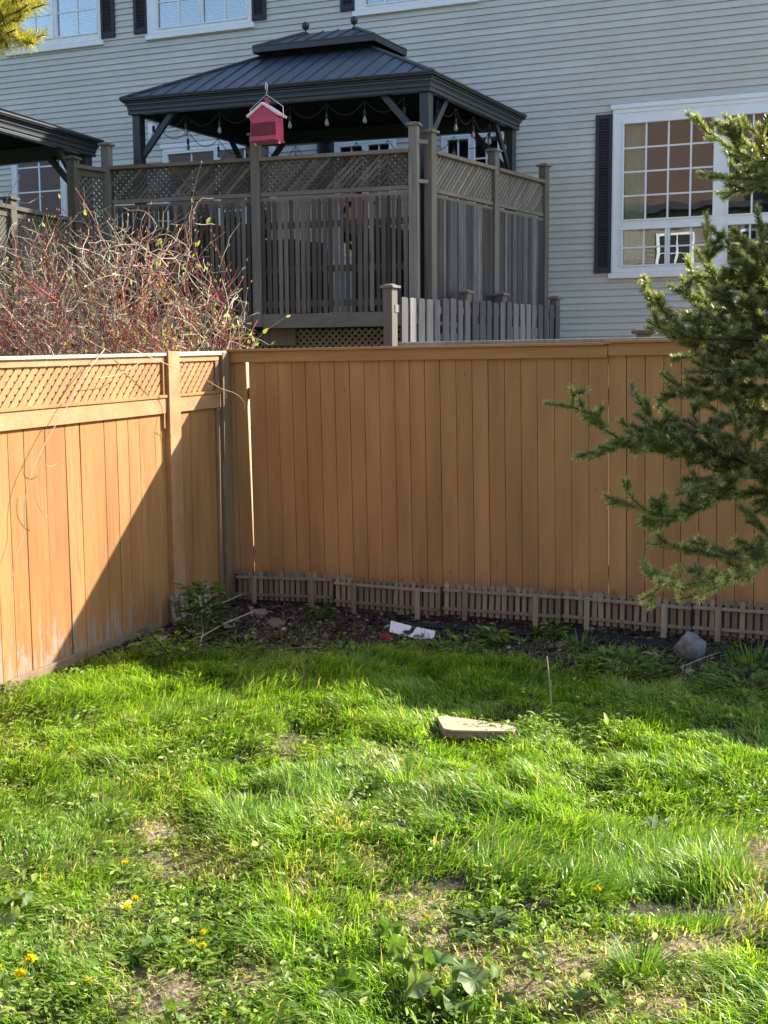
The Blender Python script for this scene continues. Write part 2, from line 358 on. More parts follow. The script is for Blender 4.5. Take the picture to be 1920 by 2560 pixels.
# ================================================================== SETTING
def build_ground():
    xs = np.concatenate([[-300, -120, -60, -30, -20, -14, -10, -7, -5.4], np.arange(-5, 2.61, .05), [3.2, 4.5, 7, 12, 20, 40, 100, 300]])
    ys = np.concatenate([[-300, -100, -40, -20, -10, -4, 0, 1], np.arange(1.5, 8.26, .05), [8.31, 8.7, 9.5, 10.5, 12, 13, 14.2, 16, 18, 22, 30, 60, 120, 300]])
    X, Y = np.meshgrid(xs, ys); Z = gz(X, Y)
    V = np.stack([X.ravel(), Y.ravel(), Z.ravel()], 1); nx = len(xs); ny = len(ys)
    i = (np.arange(ny-1)[:, None]*nx+np.arange(nx-1)[None]).ravel()
    T = np.stack([i, i+1, i+nx+1, i+nx], 1)
    o = npmesh('ground', V, T, np.zeros(len(V)), 'ground', smooth=True)
    far = ((np.abs(V[:, 0]+1) > 5) | (V[:, 1] < .5) | (V[:, 1] > 16)).astype(np.float32)
    a = o.data.attributes.new('far', 'FLOAT', 'POINT'); a.data.foreach_set('value', far)
    tag(o, kind='structure')
build_ground()

# ------------------------------------------------------------------ house across the fence
hd = np.array([.99912, .042, 0]); hn = np.array([.042, -.99912, 0]); hp = np.array([-5.42131, 18.51506, 0])
def Hs(px, py):
    q = plane(px, py, hp, hn); return float((q-hp)@hd), float(q[2])
def Hw(s, out, z): return hp+hd*s+hn*out+np.array([0, 0, z])
def hbox(m, s0, s1, o0, o1, z0, z1, t=.5):
    m.obox(Hw((s0+s1)/2, (o0+o1)/2, (z0+z1)/2), hd*(s1-s0)/2, hn*(o1-o0)/2, (0, 0, (z1-z0)/2), t)
S0, S1, ZB, ZT = -14.6, 5.75, 1.3, 9.45
house = thing('townhouse', Hw(0, 0, ZB), 'long greige vinyl sided townhouse wall with plum shutters behind the gazebo', 'house')

WIN = []
def win(outer, glasses, curtain=None, blind=None): WIN.append((outer, glasses, curtain, blind))
a = Hs(1534, 273); b_ = Hs(1522, 692); g1 = Hs(1562, 312); g2 = Hs(1556, 551); g3 = Hs(1551, 577); g4 = Hs(1549, 665)
m1 = Hs(1787, 300)[0]; m2 = Hs(1826, 300)[0]; sp = Hs(1668, 620)[0]; W1s1 = m2+(m1-g1[0])+.18
win((a[0], W1s1, b_[1], a[1]), [(g1[0], m1, g2[1], g1[1], 4, 4), (g1[0]+.0, sp-.03, g4[1], g3[1], 2, 2), (sp+.04, m1, g4[1], g3[1], 2, 2),
     (m2, W1s1-.17, g2[1], g1[1], 4, 4), (m2, (m2+W1s1-.17)/2-.03, g4[1], g3[1], 2, 2), ((m2+W1s1-.17)/2+.03, W1s1-.17, g4[1], g3[1], 2, 2)], curtain=0)
def upper(pxl, pxr, pyb, glassL, mullL, mullR, glassR, pyg):
    sl = Hs(pxl, pyb); sr = Hs(pxr, pyb-28)[0]; zb = sl[1]; zg = Hs(glassL, pyg)[1]; top = zb+1.55
    gl = [Hs(x, 60)[0] for x in (glassL, mullL, mullR, glassR)]
    win((sl[0], sr, zb, top), [(gl[0], gl[1], zg, top-.12, 2, 3), (gl[2], gl[3], zg, top-.12, 2, 3)], blind=1)
upper(24, 257, 137, 45, 136, 146, 246, 108)
upper(373, 633, 97, 398, 502, 511, 620, 73)
upper(890, 1192, 38, 917, 1012, 1022, 1160, 15)
# patio doors and windows under the gazebos
def low(pl, pr, pt, pb, bars):
    s0, z1 = Hs(pl, pt); s1 = Hs(pr, pt)[0]; z0 = Hs(pl, pb)[1]
    e = [s0+.10]+sum([[Hs(x, pt)[0]-.05, Hs(x, pt)[0]+.05] for x in bars], [])+[s1-.10]
    win((s0, s1, z0, z1), [(e[i], e[i+1], z0+.1, z1-.12, 2, 4 if i else 3) for i in range(0, len(e), 2)])
low(410, 690, 371, 700, [545])
low(838, 990, 352, 660, [915])
low(1105, 1262, 334, 570, [1181])
low(30, 164, 345, 560, [])
holes = [(min(g_[0] for g_ in w_[1])-.02, max(g_[1] for g_ in w_[1])+.02, min(g_[2] for g_ in w_[1])-.02, max(g_[3] for g_ in w_[1])+.02) for w_ in WIN]
def build_siding():
    m = MB(); ch = .1017; k = 0; z = ZB
    while z < ZT:
        z1 = min(z+ch, ZT); zc = sorted({z, z1} | {v for h_ in holes for v in h_[2:4] if z < v < z1})
        for za, zb in zip(zc[:-1], zc[1:]):
            cuts = sorted([(h_[0], h_[1]) for h_ in holes if h_[2] <= za+1e-6 and h_[3] >= zb-1e-6]); s = S0
            segs = []
            for c0, c1 in cuts: segs.append((s, c0)); s = c1
            segs.append((s, S1))
            oa = .018*(1-(za-z)/ch); ob = .018*(1-(zb-z)/ch)
            for c0, c1 in segs:
                n = max(1, int((c1-c0)/3.7)); off = random.random()*3.7
                edges = [c0]+[e for e in np.arange(S0+off, c1, 3.7) if c0 < e < c1]+[c1]
                for e0, e1 in zip(edges[:-1], edges[1:]):
                    t = random.random()
                    m.add([Hw(e0, oa, za), Hw(e1, oa, za), Hw(e1, ob, zb), Hw(e0, ob, zb)], [(0, 1, 2, 3)], t)
                    if za == z: m.add([Hw(e0, -.004, za+.012), Hw(e1, -.004, za+.012), Hw(e1, oa, za), Hw(e0, oa, za)], [(0, 1, 2, 3)], t)
        z = z1; k += 1
    # end walls, back wall
    for s in (S0, S1):
        m.add([Hw(s, 0, ZB), Hw(s, -9, ZB), Hw(s, -9, ZT), Hw(s, -4.5, ZT+1.7), Hw(s, 0, ZT)], [(0, 1, 2, 3, 4)], .4)
    m.add([Hw(S0, -9, ZB), Hw(S1, -9, ZB), Hw(S1, -9, ZT), Hw(S0, -9, ZT)], [(0, 1, 2, 3)], .4)
    m.add([Hw(S0, -.001, ZB-1), Hw(S1, -.001, ZB-1), Hw(S1, -.001, ZB), Hw(S0, -.001, ZB)], [(0, 1, 2, 3)], .1)
    m.build('siding', 'siding', house)
build_siding()
m = MB(); rm = MT['gzmetal']
for sgn in (0, 1):
    e = [Hw(S0-.3, .45, ZT-.12), Hw(S1+.3, .45, ZT-.12), Hw(S1+.3, -4.5, ZT+1.78), Hw(S0-.3, -4.5, ZT+1.78)] if sgn == 0 else [Hw(S0-.3, -9.45, ZT-.12), Hw(S1+.3, -9.45, ZT-.12), Hw(S1+.3, -4.5, ZT+1.78), Hw(S0-.3, -4.5, ZT+1.78)]
    m.prism(e, (0, 0, .09), .5)
m.build('roof', 'gzmetal', house)
def lip(m, s0, s1, z0, z1, w_, o0, o1):
    hbox(m, s0-w_, s1+w_, o0, o1, z1, z1+w_); hbox(m, s0-w_, s1+w_, o0, o1, z0-w_, z0)
    hbox(m, s0-w_, s0, o0, o1, z0, z1); hbox(m, s1, s1+w_, o0, o1, z0, z1)
for wi, (o, gl, cur, bl) in enumerate(WIN):
    m = MB(); s0, s1, z0, z1 = o
    ss = sorted({s0, s1} | {v for q in gl for v in q[:2]}); zs = sorted({z0, z1} | {v for q in gl for v in q[2:4]})
    for i in range(len(ss)-1):
        for j in range(len(zs)-1):
            cs, cz = (ss[i]+ss[i+1])/2, (zs[j]+zs[j+1])/2
            if not any(q[0] < cs < q[1] and q[2] < cz < q[3] for q in gl):
                hbox(m, ss[i], ss[i+1], .0, .055, zs[j], zs[j+1])
    for q in gl: lip(m, q[0], q[1], q[2], q[3], .022, .055, .070)
    lip(m, s0+.045, s1-.045, z0+.075, z1-.085, .028, .055, .064)
    f_ = m.build('window', 'white', house, bevel=.004)
    m = MB(); hbox(m, s0-.03, s1+.03, .0, .075, z1-.02, z1+.05); m.build('head_trim', 'white', f_, bevel=.005); m = MB(); hbox(m, s0-.04, s1+.04, .0, .07, z0-.035, z0+.045)
    m.build('sill', 'white', f_, bevel=.005)
    m = MB()
    for q in gl:
        nx, nz = q[4:]
        for i in range(1, nx): x = q[0]+(q[1]-q[0])*i/nx; hbox(m, x-.013, x+.013, .018, .028, q[2], q[3])
        for i in range(1, nz): x = q[2]+(q[3]-q[2])*i/nz; hbox(m, q[0], q[1], .0185, .0275, x-.012, x+.012)
    m.build('muntins', 'white', f_)
    for q in gl:
        m = MB(); hbox(m, q[0]-.01, q[1]+.01, .012, .016, q[2]-.01, q[3]+.01); m.build('pane', 'glass', f_)
    h_ = holes[wi]; m = MB()
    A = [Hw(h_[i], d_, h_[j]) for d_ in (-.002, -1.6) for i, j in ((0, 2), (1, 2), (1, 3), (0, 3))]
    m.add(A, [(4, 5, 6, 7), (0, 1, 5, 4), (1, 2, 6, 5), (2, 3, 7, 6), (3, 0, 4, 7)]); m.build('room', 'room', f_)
    if cur is not None:
        for c0, c1 in ((h_[0]+.02, h_[0]+.33), (h_[1]-.33, h_[1]-.02)):
            m = MB(); n = 60; vs = []; 
            for i in range(n):
                s = c0+(c1-c0)*i/(n-1); d_ = -.07+.022*math.sin(i*1.05)+.01*math.sin(i*.37)
                vs += [Hw(s, d_, h_[2]+.1), Hw(s, d_, h_[3]-.02)]
            m.add(vs, [(2*i, 2*i+2, 2*i+3, 2*i+1) for i in range(n-1)]); m.build('curtain', 'curtain', f_, smooth=True)
    if bl:
        m = MB()
        z = h_[2]
        while z < h_[3]:
            m.obox(Hw((h_[0]+h_[1])/2, -.05, z), hd*(h_[1]-h_[0])/2, hn*.010+np.array([0, 0, -.012]), (0, .0005, .001), .5); z += .036
        m.build('blind', 'blind', f_)
def shutter(pl, pr, pt, pb, pym=60, top=None):
    s0, z0 = Hs(pl, pb); s1 = Hs(pr, pym)[0]; z1 = top if top else Hs(pl, pt)[1]
    m = MB(); w_ = s1-s0; r_ = w_*.22
    hbox(m, s0, s0+r_, .0, .05, z0, z1); hbox(m, s1-r_, s1, .0, .05, z0, z1)
    hbox(m, s0+r_, s1-r_, .0, .046, z0, z0+.09); hbox(m, s0+r_, s1-r_, .0, .046, z1-.07, z1)
    hbox(m, s0+r_, s1-r_, .0, .018, z0+.09, z1-.07)
    z = z0+.11
    while z < z1-.09:
        m.obox(Hw((s0+s1)/2, .03, z), hd*(w_/2-r_), hn*.012+np.array([0, 0, -.010]), np.array([0, 0, .004])+hn*.003, .5); z += .042
    m.build('shutter', 'shutter', house, bevel=.003)
shutter(1486, 1531, 290, 684, 480)
zt2 = Hs(257, 108)[1]+1.55
shutter(254, 289, 0, 98, 60, zt2+.0); shutter(338, 373, 0, 87, 60, zt2); shutter(631, 667, 0, 54, 40, zt2+.02)
shutter(853, 889, 0, 30, 20, zt2+.02); shutter(797, 836, 350, 480, 400); shutter(1257, 1290, 325, 470, 400)
# small white service box on the siding
s_, z_ = Hs(386, 340); m = MB(); hbox(m, s_-.09, s_+.07, .0, .06, z_-.13, z_+.2); hbox(m, s_-.06, s_+.02, .06, .075, z_+.02, z_+.09)
m.build('service_box', 'white', house, bevel=.01)

# ------------------------------------------------------------------ brick house behind the viewer (seen in the window glass)
bh = thing('brick_house', (0, -11, -.3), 'brick and beige sided house mirrored in the big right window glass', 'house')
def bbx(m, x0, x1, y0, y1, z0, z1, t=.5): m.bb(x0, x1, y0, y1, z0, z1, t)
HY = -11.
m = MB(); bbx(m, -21, 20, HY-8, HY, 8.2, 12.6); m.build('brick_wall', 'brick', bh)
m = MB(); bbx(m, -60, -21.01, HY-8, HY+.01, -.3, 12.6); m.build('dark_reflection_block', 'shutter', bh)  # added unseen block so the far-left window reflects something dark
m = MB()
for i in range(56):
    z = -.3+i*.15
    m.add([(-60, HY+.02, z), (20, HY+.02, z), (20, HY, z+.15), (-60, HY, z+.15)], [(0, 1, 2, 3)], random.random()); m.add([(-60, HY, z), (20, HY, z), (20, HY+.02, z), (-60, HY+.02, z)], [(0, 1, 2, 3)], .1)
bbx(m, -60, 20, HY-8, HY-.01, -.3, 8.1, .5); m.build('siding', 'siding2', bh)
m = MB(); bbx(m, -60.3, 20.3, HY, HY+.7, 8.0, 8.2); m.build('soffit', 'gzmetal', bh)
m = MB()
for y_ in (HY+.5, HY-8.5): m.prism([(-60.4, y_, 12.5), (20.4, y_, 12.5), (20.4, HY-4, 14.3), (-60.4, HY-4, 14.3)], (0, 0, .1))
m.build('roof', 'gzmetal', bh)
m = MB(); bbx(m, -1.9, 5.2, HY, HY+1.2, -.3, 11.0)
for i in range(56): z = -.3+i*.2; m.add([(-1.9, HY+1.235, z), (5.2, HY+1.235, z), (5.2, HY+1.202, z+.2), (-1.9, HY+1.202, z+.2)], [(0, 1, 2, 3)], .5); m.add([(-1.9, HY+1.2, z), (5.2, HY+1.2, z), (5.2, HY+1.235, z), (-1.9, HY+1.235, z)], [(0, 1, 2, 3)], .5)
m.add([(-1.9, HY+1.2, 11.), (5.2, HY+1.2, 11.), (1.65, HY+1.2, 13.4)], [(0, 1, 2)]); m.build('bay_siding', 'siding2', bh)
m = MB(); m.bar((-2.5, HY+.8, 10.7), (1.65, HY+.8, 13.6), 1.6, .12); m.bar((5.8, HY+.8, 10.7), (1.65, HY+.8, 13.6), 1.6, .12); m.build('bay_roof', 'gzmetal', bh)
for xw in (-34, -30, -26, -22, -17.5, -15.2, -12.2, -10.3, -8.4, -5.6, -3.2, .6, 3.4):
    for zw in (1.2, 5.6):
        m = MB()
        for (x0, x1, z0, z1) in ((xw-.7, xw-.58, zw, zw+1.6), (xw+.58, xw+.7, zw, zw+1.6), (xw-.58, xw+.58, zw+1.48, zw+1.6), (xw-.58, xw+.58, zw, zw+.12), (xw-.03, xw+.03, zw+.12, zw+1.48), (xw-.58, xw-.03, zw+.78, zw+.82), (xw+.03, xw+.58, zw+.78, zw+.82)):
            bbx(m, x0, x1, HY, HY+.07, z0, z1)
        f_ = m.build('window', 'white', bh); m = MB(); bbx(m, xw-.58, xw+.58, HY+.01, HY+.04, zw+.12, zw+1.48); m.build('pane', 'black', f_)

# ------------------------------------------------------------------ gazebos
def gazebo(x0, y0, z0, a, tx, ty, W, D, label, roofrect, tierrect, ridge, group, floor, fullposts=True):
    def f(lx, ly, lz, sh=True):
        return np.array([x0+lx*math.cos(a)-ly*math.sin(a), y0+lx*math.sin(a)+ly*math.cos(a), z0+lz+tx*lx+ty*ly])
    gzb = thing('gazebo', (f(-W/2, D/2, 0)[0], f(-W/2, D/2, 0)[1], floor), label, 'gazebo', group)
    def lb(m, x, x2, y, y2, z, z2, t=.5):
        P = [f(i, j, k) for k in (z, z2) for j in (y, y2) for i in (x, x2)]
        m.add(P, [(0, 2, 3, 1), (4, 5, 7, 6), (0, 1, 5, 4), (2, 6, 7, 3), (0, 4, 6, 2), (1, 3, 7, 5)], t)
    # stepped cornice
    m = MB()
    prof = [(0, 0, -.022), (.025, -.022, -.05), (.045, -.05, -.085), (.062, -.085, -.105), (.07, -.105, -.15), (.085, -.15, -.165), (.075, -.165, -.205)]
    for i, z1, z2 in prof:
        w_ = .16-i
        lb(m, -W+i, -i, i, i+w_, z2, z1); lb(m, -W+i, -i, D-i-w_, D-i, z2, z1)
        lb(m, -W+i, -W+i+w_, i+w_, D-i-w_, z2, z1); lb(m, -i-w_, -i, i+w_, D-i-w_, z2, z1)
    m.build('fascia', 'gzfascia', gzb, bevel=.004)
    ins = .115; pw = .13
    for px_ in (-ins-pw, -W+ins):
        for py_ in (ins, D-ins-pw):
            m = MB(); lb(m, px_, px_+pw, py_, py_+pw, -3.0 if fullposts else -2.6, -.205)
            base = f(px_, py_, 0)
            m.build('post', 'gzfascia', gzb, bevel=.008)
            sx = -1 if px_ > -W/2 else 1; sy = 1 if py_ < D/2 else -1; cx_, cy_ = px_+pw/2, py_+pw/2
            for dx, dy in ((sx, 0), (0, sy)):
                m = MB(); p = f(cx_+dx*pw*.4, cy_+dy*pw*.4, -.78); q = f(cx_+dx*.60, cy_+dy*.60, -.19)
                m.bar(p, q, .05, .085, up=(0, 0, 1)); m.build('brace', 'gzfascia', gzb, bevel=.005)
    # beam round the inside, dark ceiling
    k, ix0, ix1, iy0, iy1 = roofrect
    e = [f(0, 0, 0), f(-W, 0, 0), f(-W, D, 0), f(0, D, 0)]; t_ = [f(-ix0, iy0, k), f(-W+ix1, iy0, k), f(-W+ix1, iy1, k), f(-ix0, iy1, k)]
    m = MB(); dn = np.array([0, 0, -.03])
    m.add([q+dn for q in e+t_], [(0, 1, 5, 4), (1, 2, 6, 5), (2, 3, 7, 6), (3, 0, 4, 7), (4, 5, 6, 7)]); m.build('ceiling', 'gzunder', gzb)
    def roof(name, e, t_, rw):
        m = MB(); m.add(list(e)+list(t_), [(1, 0, 4, 5), (2, 1, 5, 6), (3, 2, 6, 7), (0, 3, 7, 4)])
        o = m.build(name, 'gzroof', gzb); s = MB()
        for i in range(4):
            A, B, C_, D_ = e[i], e[(i+1) % 4], t_[(i+1) % 4], t_[i]
            u = (B-A)/np.linalg.norm(B-A); L = np.linalg.norm(B-A); nn = nrm(np.cross(B-A, D_-A)); nn = nn*(1 if nn[2] > 0 else -1)
            up = nrm(np.cross(nn, u)); up = up*(1 if up[2] > 0 else -1)
            x = rw/2
            d0 = np.dot(D_-A, u); d1 = L-np.dot(C_-A, u); H = np.dot(D_-A, up)
            while x < L:
                hmax = H if d0 <= x <= L-d1 else (H*x/max(d0, .01) if x < d0 else H*(L-x)/max(d1, .01))
                if hmax > .05: s.bar(A+u*x+nn*.006, A+u*x+up*hmax+nn*.006, .018, .02, up=nn)
                x += rw
            s.bar(A+nn*.0+np.array([0, 0, .012]), D_+np.array([0, 0, .014]), .05, .03)
            s.bar(A+np.array([0, 0, .008]), B+np.array([0, 0, .008]), .03, .022)
        s.build('seams', 'gzmetal', o, bevel=.003); return o
    roof('roof', e, t_, .25)
    if tierrect:
        k, ix0, ix1, iy0, iy1 = tierrect
        e2 = [f(-ix0, iy0, k), f(-W+ix1, iy0, k), f(-W+ix1, iy1, k), f(-ix0, iy1, k)]
        zr, xa, xb, yr = ridge; dy = .02
        t2 = [f(xa, yr-dy, zr), f(xb, yr-dy, zr), f(xb, yr+dy, zr), f(xa, yr+dy, zr)]
        roof('top_tier', e2, t2, .25)
        m = MB(); dn = np.array([0, 0, -.012]); lo = np.array([0, 0, -.075])
        for i in range(4):
            m.bar(e2[i]+lo*.5, e2[(i+1) % 4]+lo*.5, .02, .075)
        m.build('tier_fascia', 'gzfascia', gzb, bevel=.003)
        m = MB(); c4 = [t_[0], t_[1], t_[2], t_[3]]; up_ = np.array([0, 0, .16])
        m.add(c4+[q+up_ for q in c4], [(0, 1, 5, 4), (1, 2, 6, 5), (2, 3, 7, 6), (3, 0, 4, 7)]); m.build('vent_collar', 'gzunder', gzb)
        for x in (xa-.02, xb+.02):
            m = MB(); c = f(x, yr, zr+.01)
            m.lathe(c, [(.028, 0), (.03, .012), (.012, .02), (.012, .045), (.035, .055), (.052, .085), (.055, .105), (.05, .128), (.034, .148), (.012, .16), (0.001, .162)], 18); m.build('finial', 'gzmetal', gzb, smooth=True)
    return gzb, f
GX = (-5.381, 14.264, 5.432, -.066, -.039, .019, 4.845, 3.285)
gz1, gf = gazebo(*GX, 'charcoal double roofed gazebo with two ball finials on the deck', (.70, 1.548, 1.652, 1.232, 2.058), (.775, 1.32, 1.60, .98, 1.98), (1.05, -1.93, -2.76, 1.60), 'metal roofed gazebos', 2.4)
gz2, gf2 = gazebo(-10.27, 11.2, 4.98, 0.0, 0.0, .0, 4.6, 3.05, 'dark gazebo corner cut off by the left edge of the photo', (.50, 1.45, 1.45, 1.3, 1.75), None, None, 'metal roofed gazebos', 2.4, False)

# string lights
sl_ = thing('string_lights', gf(-2.4, .3, -1), 'string of clear bulbs looping under the charcoal gazebo eave', 'string lights')
WG, DG = GX[6], GX[7]
def swag(pts, drop, bulbs_at_top=True, up=False):
    cord = MB(); out = []
    for p, q in zip(pts[:-1], pts[1:]):
        seg = []
        for i in range(11):
            t = i/10; c = p*(1-t)+q*t; c = c+np.array([0, 0, -drop*4*t*(1-t)]); seg.append(c)
        out += seg[:-1]
    out.append(pts[-1]); cord.tube(out, .0055, 5)
    cord.build('cord', 'black', sl_)
    for p in pts:
        m = MB(); m.tube([p, p+np.array([0, 0, -.13])], .004, 4); m.lathe(p+np.array([0, 0, -.2]), [(.012, .075), (.019, .07), (.019, .0), (.014, -.004)], 8); s_o = m.build('socket', 'black', sl_)
        m = MB(); m.lathe(p+np.array([0, 0, -.285]), [(.001, -.012), (.018, -.002), (.027, .014), (.028, .03), (.022, .052), (.014, .072), (.012, .09)], 12); m.build('bulb', 'bulb', sl_, smooth=True)
zz = -.23
swag([gf(x, .2, zz) for x in np.linspace(-WG+.42, -.5, 8)], .17)
swag([gf(-.2, y, zz) for y in np.linspace(.55, DG-.35, 5)], .15)
swag([gf(x, DG-.25, zz-.02) for x in np.linspace(-WG+.5, -.5, 8)], .2)
swag([gf(-WG+.22, y, zz) for y in np.linspace(.5, DG-.4, 4)], .18)

# red bird feeder hanging from the gazebo fascia
def feeder():
    d = ray(668, 300); D = 14.9; C = dep(668, 353, D); u = hd*1.0; n_ = hn
    s = 14.9/3000.
    bf = thing('bird_feeder', C, 'red barn shaped bird feeder hanging from a wire in front of the gazebo', 'bird feeder')
    def P(x, z, y=0): return C+u*x+n_*y+np.array([0, 0, z])
    hw = .175; ht = .30; hz = .375; dp = .10
    m = MB(); m.prism([P(-hw, .205, dp), P(hw, .205, dp), P(hw, .30, dp), P(0, hz+.04, dp), P(-hw, .30, dp)], -n_*dp*2); m.build('body', 'pink', bf, bevel=.004)
    m = MB(); m.obox(P(0, .108), u*(hw-.004), n_*(dp+.008), (0, 0, .094), .5); m.build('seed_hopper', 'dred', bf, bevel=.004)
    for sx in (-1, 1):
        m = MB(); m.obox(P(sx*(hw-.006), .10), u*.008, n_*(dp+.004), (0, 0, .104), .5); m.build('side_panel', 'pink', bf, bevel=.003)
        m = MB(); m.bar(P(sx*.002, hz+.058), P(sx*(hw+.04), .288), 2*dp+.06, .030); m.build('roof_panel', 'pinkedge', bf, bevel=.004)
        m = MB(); m.obox(P(sx*(hw-.01), -.012), u*.012, n_*.012, (0, 0, .03), .5); m.build('foot', 'pinkedge', bf, bevel=.003)
    m = MB(); m.obox(P(0, .0), u*(hw+.005), n_*(dp+.04), (0, 0, .014), .5); m.obox(P(0, .02, dp+.035), u*hw, n_*.006, (0, 0, .02), .5); m.build('tray', 'pink', bf, bevel=.004)
    m = MB(); c = P(0, hz+.075)
    m.lathe(c, [(.03, -.02), (.034, .0), (.028, .02), (.016, .03), (.014, .04), (.026, .05), (.02, .062), (.001, .066)], 10); m.obox(c+u*.03+np.array([0, 0, .03]), u*.02, n_*.008, (0, 0, .012)); m.build('lid_knob', 'pink', bf, smooth=True)
    m = MB()
    m.tube([P(-hw-.02, .245), P(-hw-.05, .27), P(-hw-.05, .40), P(0, .56), P(hw+.05, .40), P(hw+.05, .27), P(hw+.02, .245)], .0055, 6)
    m.tube([P(0, .56), P(.012, .62), P(.012, .68), P(-.004, .71), P(-.014, .68), P(-.01, .62)], .004, 5); m.build('wire_hanger', 'wire', bf)
feeder()

# ------------------------------------------------------------------ deck and its privacy screens
def lattice(m, p, u, v, W, H, sp=.075, sw=.035, th=.006, nrm_=None, tl=0, th_=1):
    """diagonal strips filling the parallelogram p, p+u*W, p+v*H (u, v unit)"""
    n_ = nrm_ if nrm_ is not None else nrm(np.cross(u, v))
    for fam in (1, -1):
        c = -H if fam == 1 else 0
        end = W if fam == 1 else W+H
        c += sp*.5
        while c < end:
            # line: x = c + fam*y  (fam 1) ; x = c - y (fam -1)
            ys = [0, H]
            if fam == 1:
                y0 = max(0, -c); y1 = min(H, W-c)
            else:
                y0 = max(0, c-W); y1 = min(H, c)
            if y1-y0 > .02:
                A = p+u*(c+fam*y0)+v*y0; B = p+u*(c+fam*y1)+v*y1
                A = A+n_*(th*fam*.55); B = B+n_*(th*fam*.55)
                m.bar(A, B, th, sw, up=np.cross(n_, B-A), t=tl+(th_-tl)*random.random())
            c += sp*1.414
def post(m, P, z0, z1, w_, u, cap=True):
    n_ = np.array([-u[1], u[0], 0]); P = np.array([P[0], P[1], 0])
    m.obox(P+np.array([0, 0, (z0+z1)/2]), u*w_/2, n_*w_/2, (0, 0, (z1-z0)/2), random.random())
def capm(m, P, z1, w_, u):
    n_ = np.array([-u[1], u[0], 0]); P = np.array([P[0], P[1], 0])
    m.obox(P+np.array([0, 0, z1+.014]), u*(w_/2+.028), n_*(w_/2+.028), (0, 0, .014), .6)
    a_ = w_/2+.01; b__ = w_/2-.03
    vs = [P+u*i*a_+n_*j*a_+np.array([0, 0, z1+.028]) for i, j in ((-1, -1), (1, -1), (1, 1), (-1, 1))]+[P+u*i*b__+n_*j*b__+np.array([0, 0, z1+.048]) for i, j in ((-1, -1), (1, -1), (1, 1), (-1, 1))]
    m.add(vs, [(0, 1, 5, 4), (1, 2, 6, 5), (2, 3, 7, 6), (3, 0, 4, 7), (4, 5, 6, 7)], .6)
DL = np.array([-9.627, 13.418, 0]); DC = np.array([-5.522, 13.961, 0]); DC2 = np.array([-5.37, 14.12, 0]); DE = np.array([-4.742, 17.02, 0])
ud = nrm(DC-DL); us = nrm(DE-DC2); DZ = 4.47
def screen(name, A, B, zt, zm, zb, zs, postfr, slw, slg, label, mt_l='lattice', mt_s='deckwood', mt_p='grey', mt_r='greyrail', posts_ext=.27, group=None, lsp=.058, lsw=.041, postb=None, panels=None):
    u = nrm(B-A); L = np.linalg.norm(B-A); n_ = np.array([u[1], -u[0], 0])
    if n_@(CAM-A) < 0: n_ = -n_
    sc = thing(name, ((A+B)/2)*np.array([1, 1, 0])+np.array([0, 0, zb]), label, 'privacy fence', group)
    fr = [q for q in postfr]
    for q in fr:
        P = A+u*L*q; m = MB(); post(m, P, (postb if postb is not None else zb), zt+posts_ext, .115, u); o = m.build('post', mt_p, sc, bevel=.006)
        m = MB(); capm(m, P, zt+posts_ext, .115, u); m.build('post_cap', mt_p, o, bevel=.003)
    for q0, q1 in zip(fr[:-1], fr[1:]):
        a0, a1 = L*q0+.06, L*q1-.06; X = lambda s, z, o_=0: A+u*s+n_*o_+np.array([0, 0, z])
        for z, h_, d_ in ((zt, .045, .13), (zm+.02, .05, .05), (zm-.055, .085, .05)):
            m = MB(); m.obox(X((a0+a1)/2, z-h_/2), u*(a1-a0)/2, n_*d_/2, (0, 0, h_/2)); m.build('rail', mt_r, sc, bevel=.003)
        m = MB(); lattice(m, X(a0, zm+.02), u, np.array([0, 0, 1.]), a1-a0, zt-.045-zm-.02, lsp, lsw, .008, n_); m.build('lattice_panel', mt_l, sc)
        m = MB(); s = a0+.01; k = 0
        while s < a1-slw*.5:
            w_ = slw*random.uniform(.82, 1.08); zt_ = zm-.09; lean = random.gauss(0, .004)
            t = min(1, max(0, random.gauss(.5, .33)))
            m.prism([X(s, zt_, .012), X(s+w_, zt_, .012), X(s+w_+lean, zb+random.uniform(-.012, .012), .012), X(s+lean, zb+random.uniform(-.012, .012), .012)], n_*.016, t)
            # second row of slats on the far face, seen through the gaps
            s2 = s+w_*.55+slg*.5+random.uniform(-.012, .012)
            if random.random() < .25: m.prism([X(s2+w_*.3, zt_, -.03), X(s2+w_*.3+slw*.7, zt_, -.03), X(s2+w_*.3+slw*.7, zb+.02, -.03), X(s2+w_*.3, zb+.02, -.03)], -n_*.014, t*.4)
            s += w_+slg*random.uniform(.6, 1.4); k += 1
        m.build('slat_panel', mt_s, sc)
        for z in (zb+.55, zb+.12, zb+1.1):
            m = MB(); m.obox(X((a0+a1)/2, z, -.008), u*(a1-a0)/2, n_*.018, (0, 0, .04)); m.build('rail', mt_s, sc)
        if zs:
            m = MB(); m.obox(X((a0+a1)/2, (zb+zs)/2-.0, .012), u*(a1-a0)/2, n_*.019, (0, 0, (zb-zs)/2)); m.build('skirt_board', mt_r, sc, bevel=.003)
    return sc
fd = screen('privacy_screen', DL, DC, DZ, 4.02, 2.52, 2.34, (0, .503, 1), .052, .024, 'grey lattice topped privacy screen on the front of the deck', postb=2.36)
sd = screen('privacy_screen', DC2, DE, DZ, 4.00, 2.40, None, (0, .52, 1), .05, .004, 'side privacy screen running from the deck corner back to the house', mt_l='grey', posts_ext=.20, lsp=.055, postb=1.6, mt_s='sideslat')
m = MB()
for z in (4.55, 4.08): m = MB(); m.bar(np.array([DC[0]+.03, DC[1]-.05, z]), np.array([DC2[0]+.0, DC2[1]-.09, z]), .03, .045); m.build('tie_block', 'silver', fd)
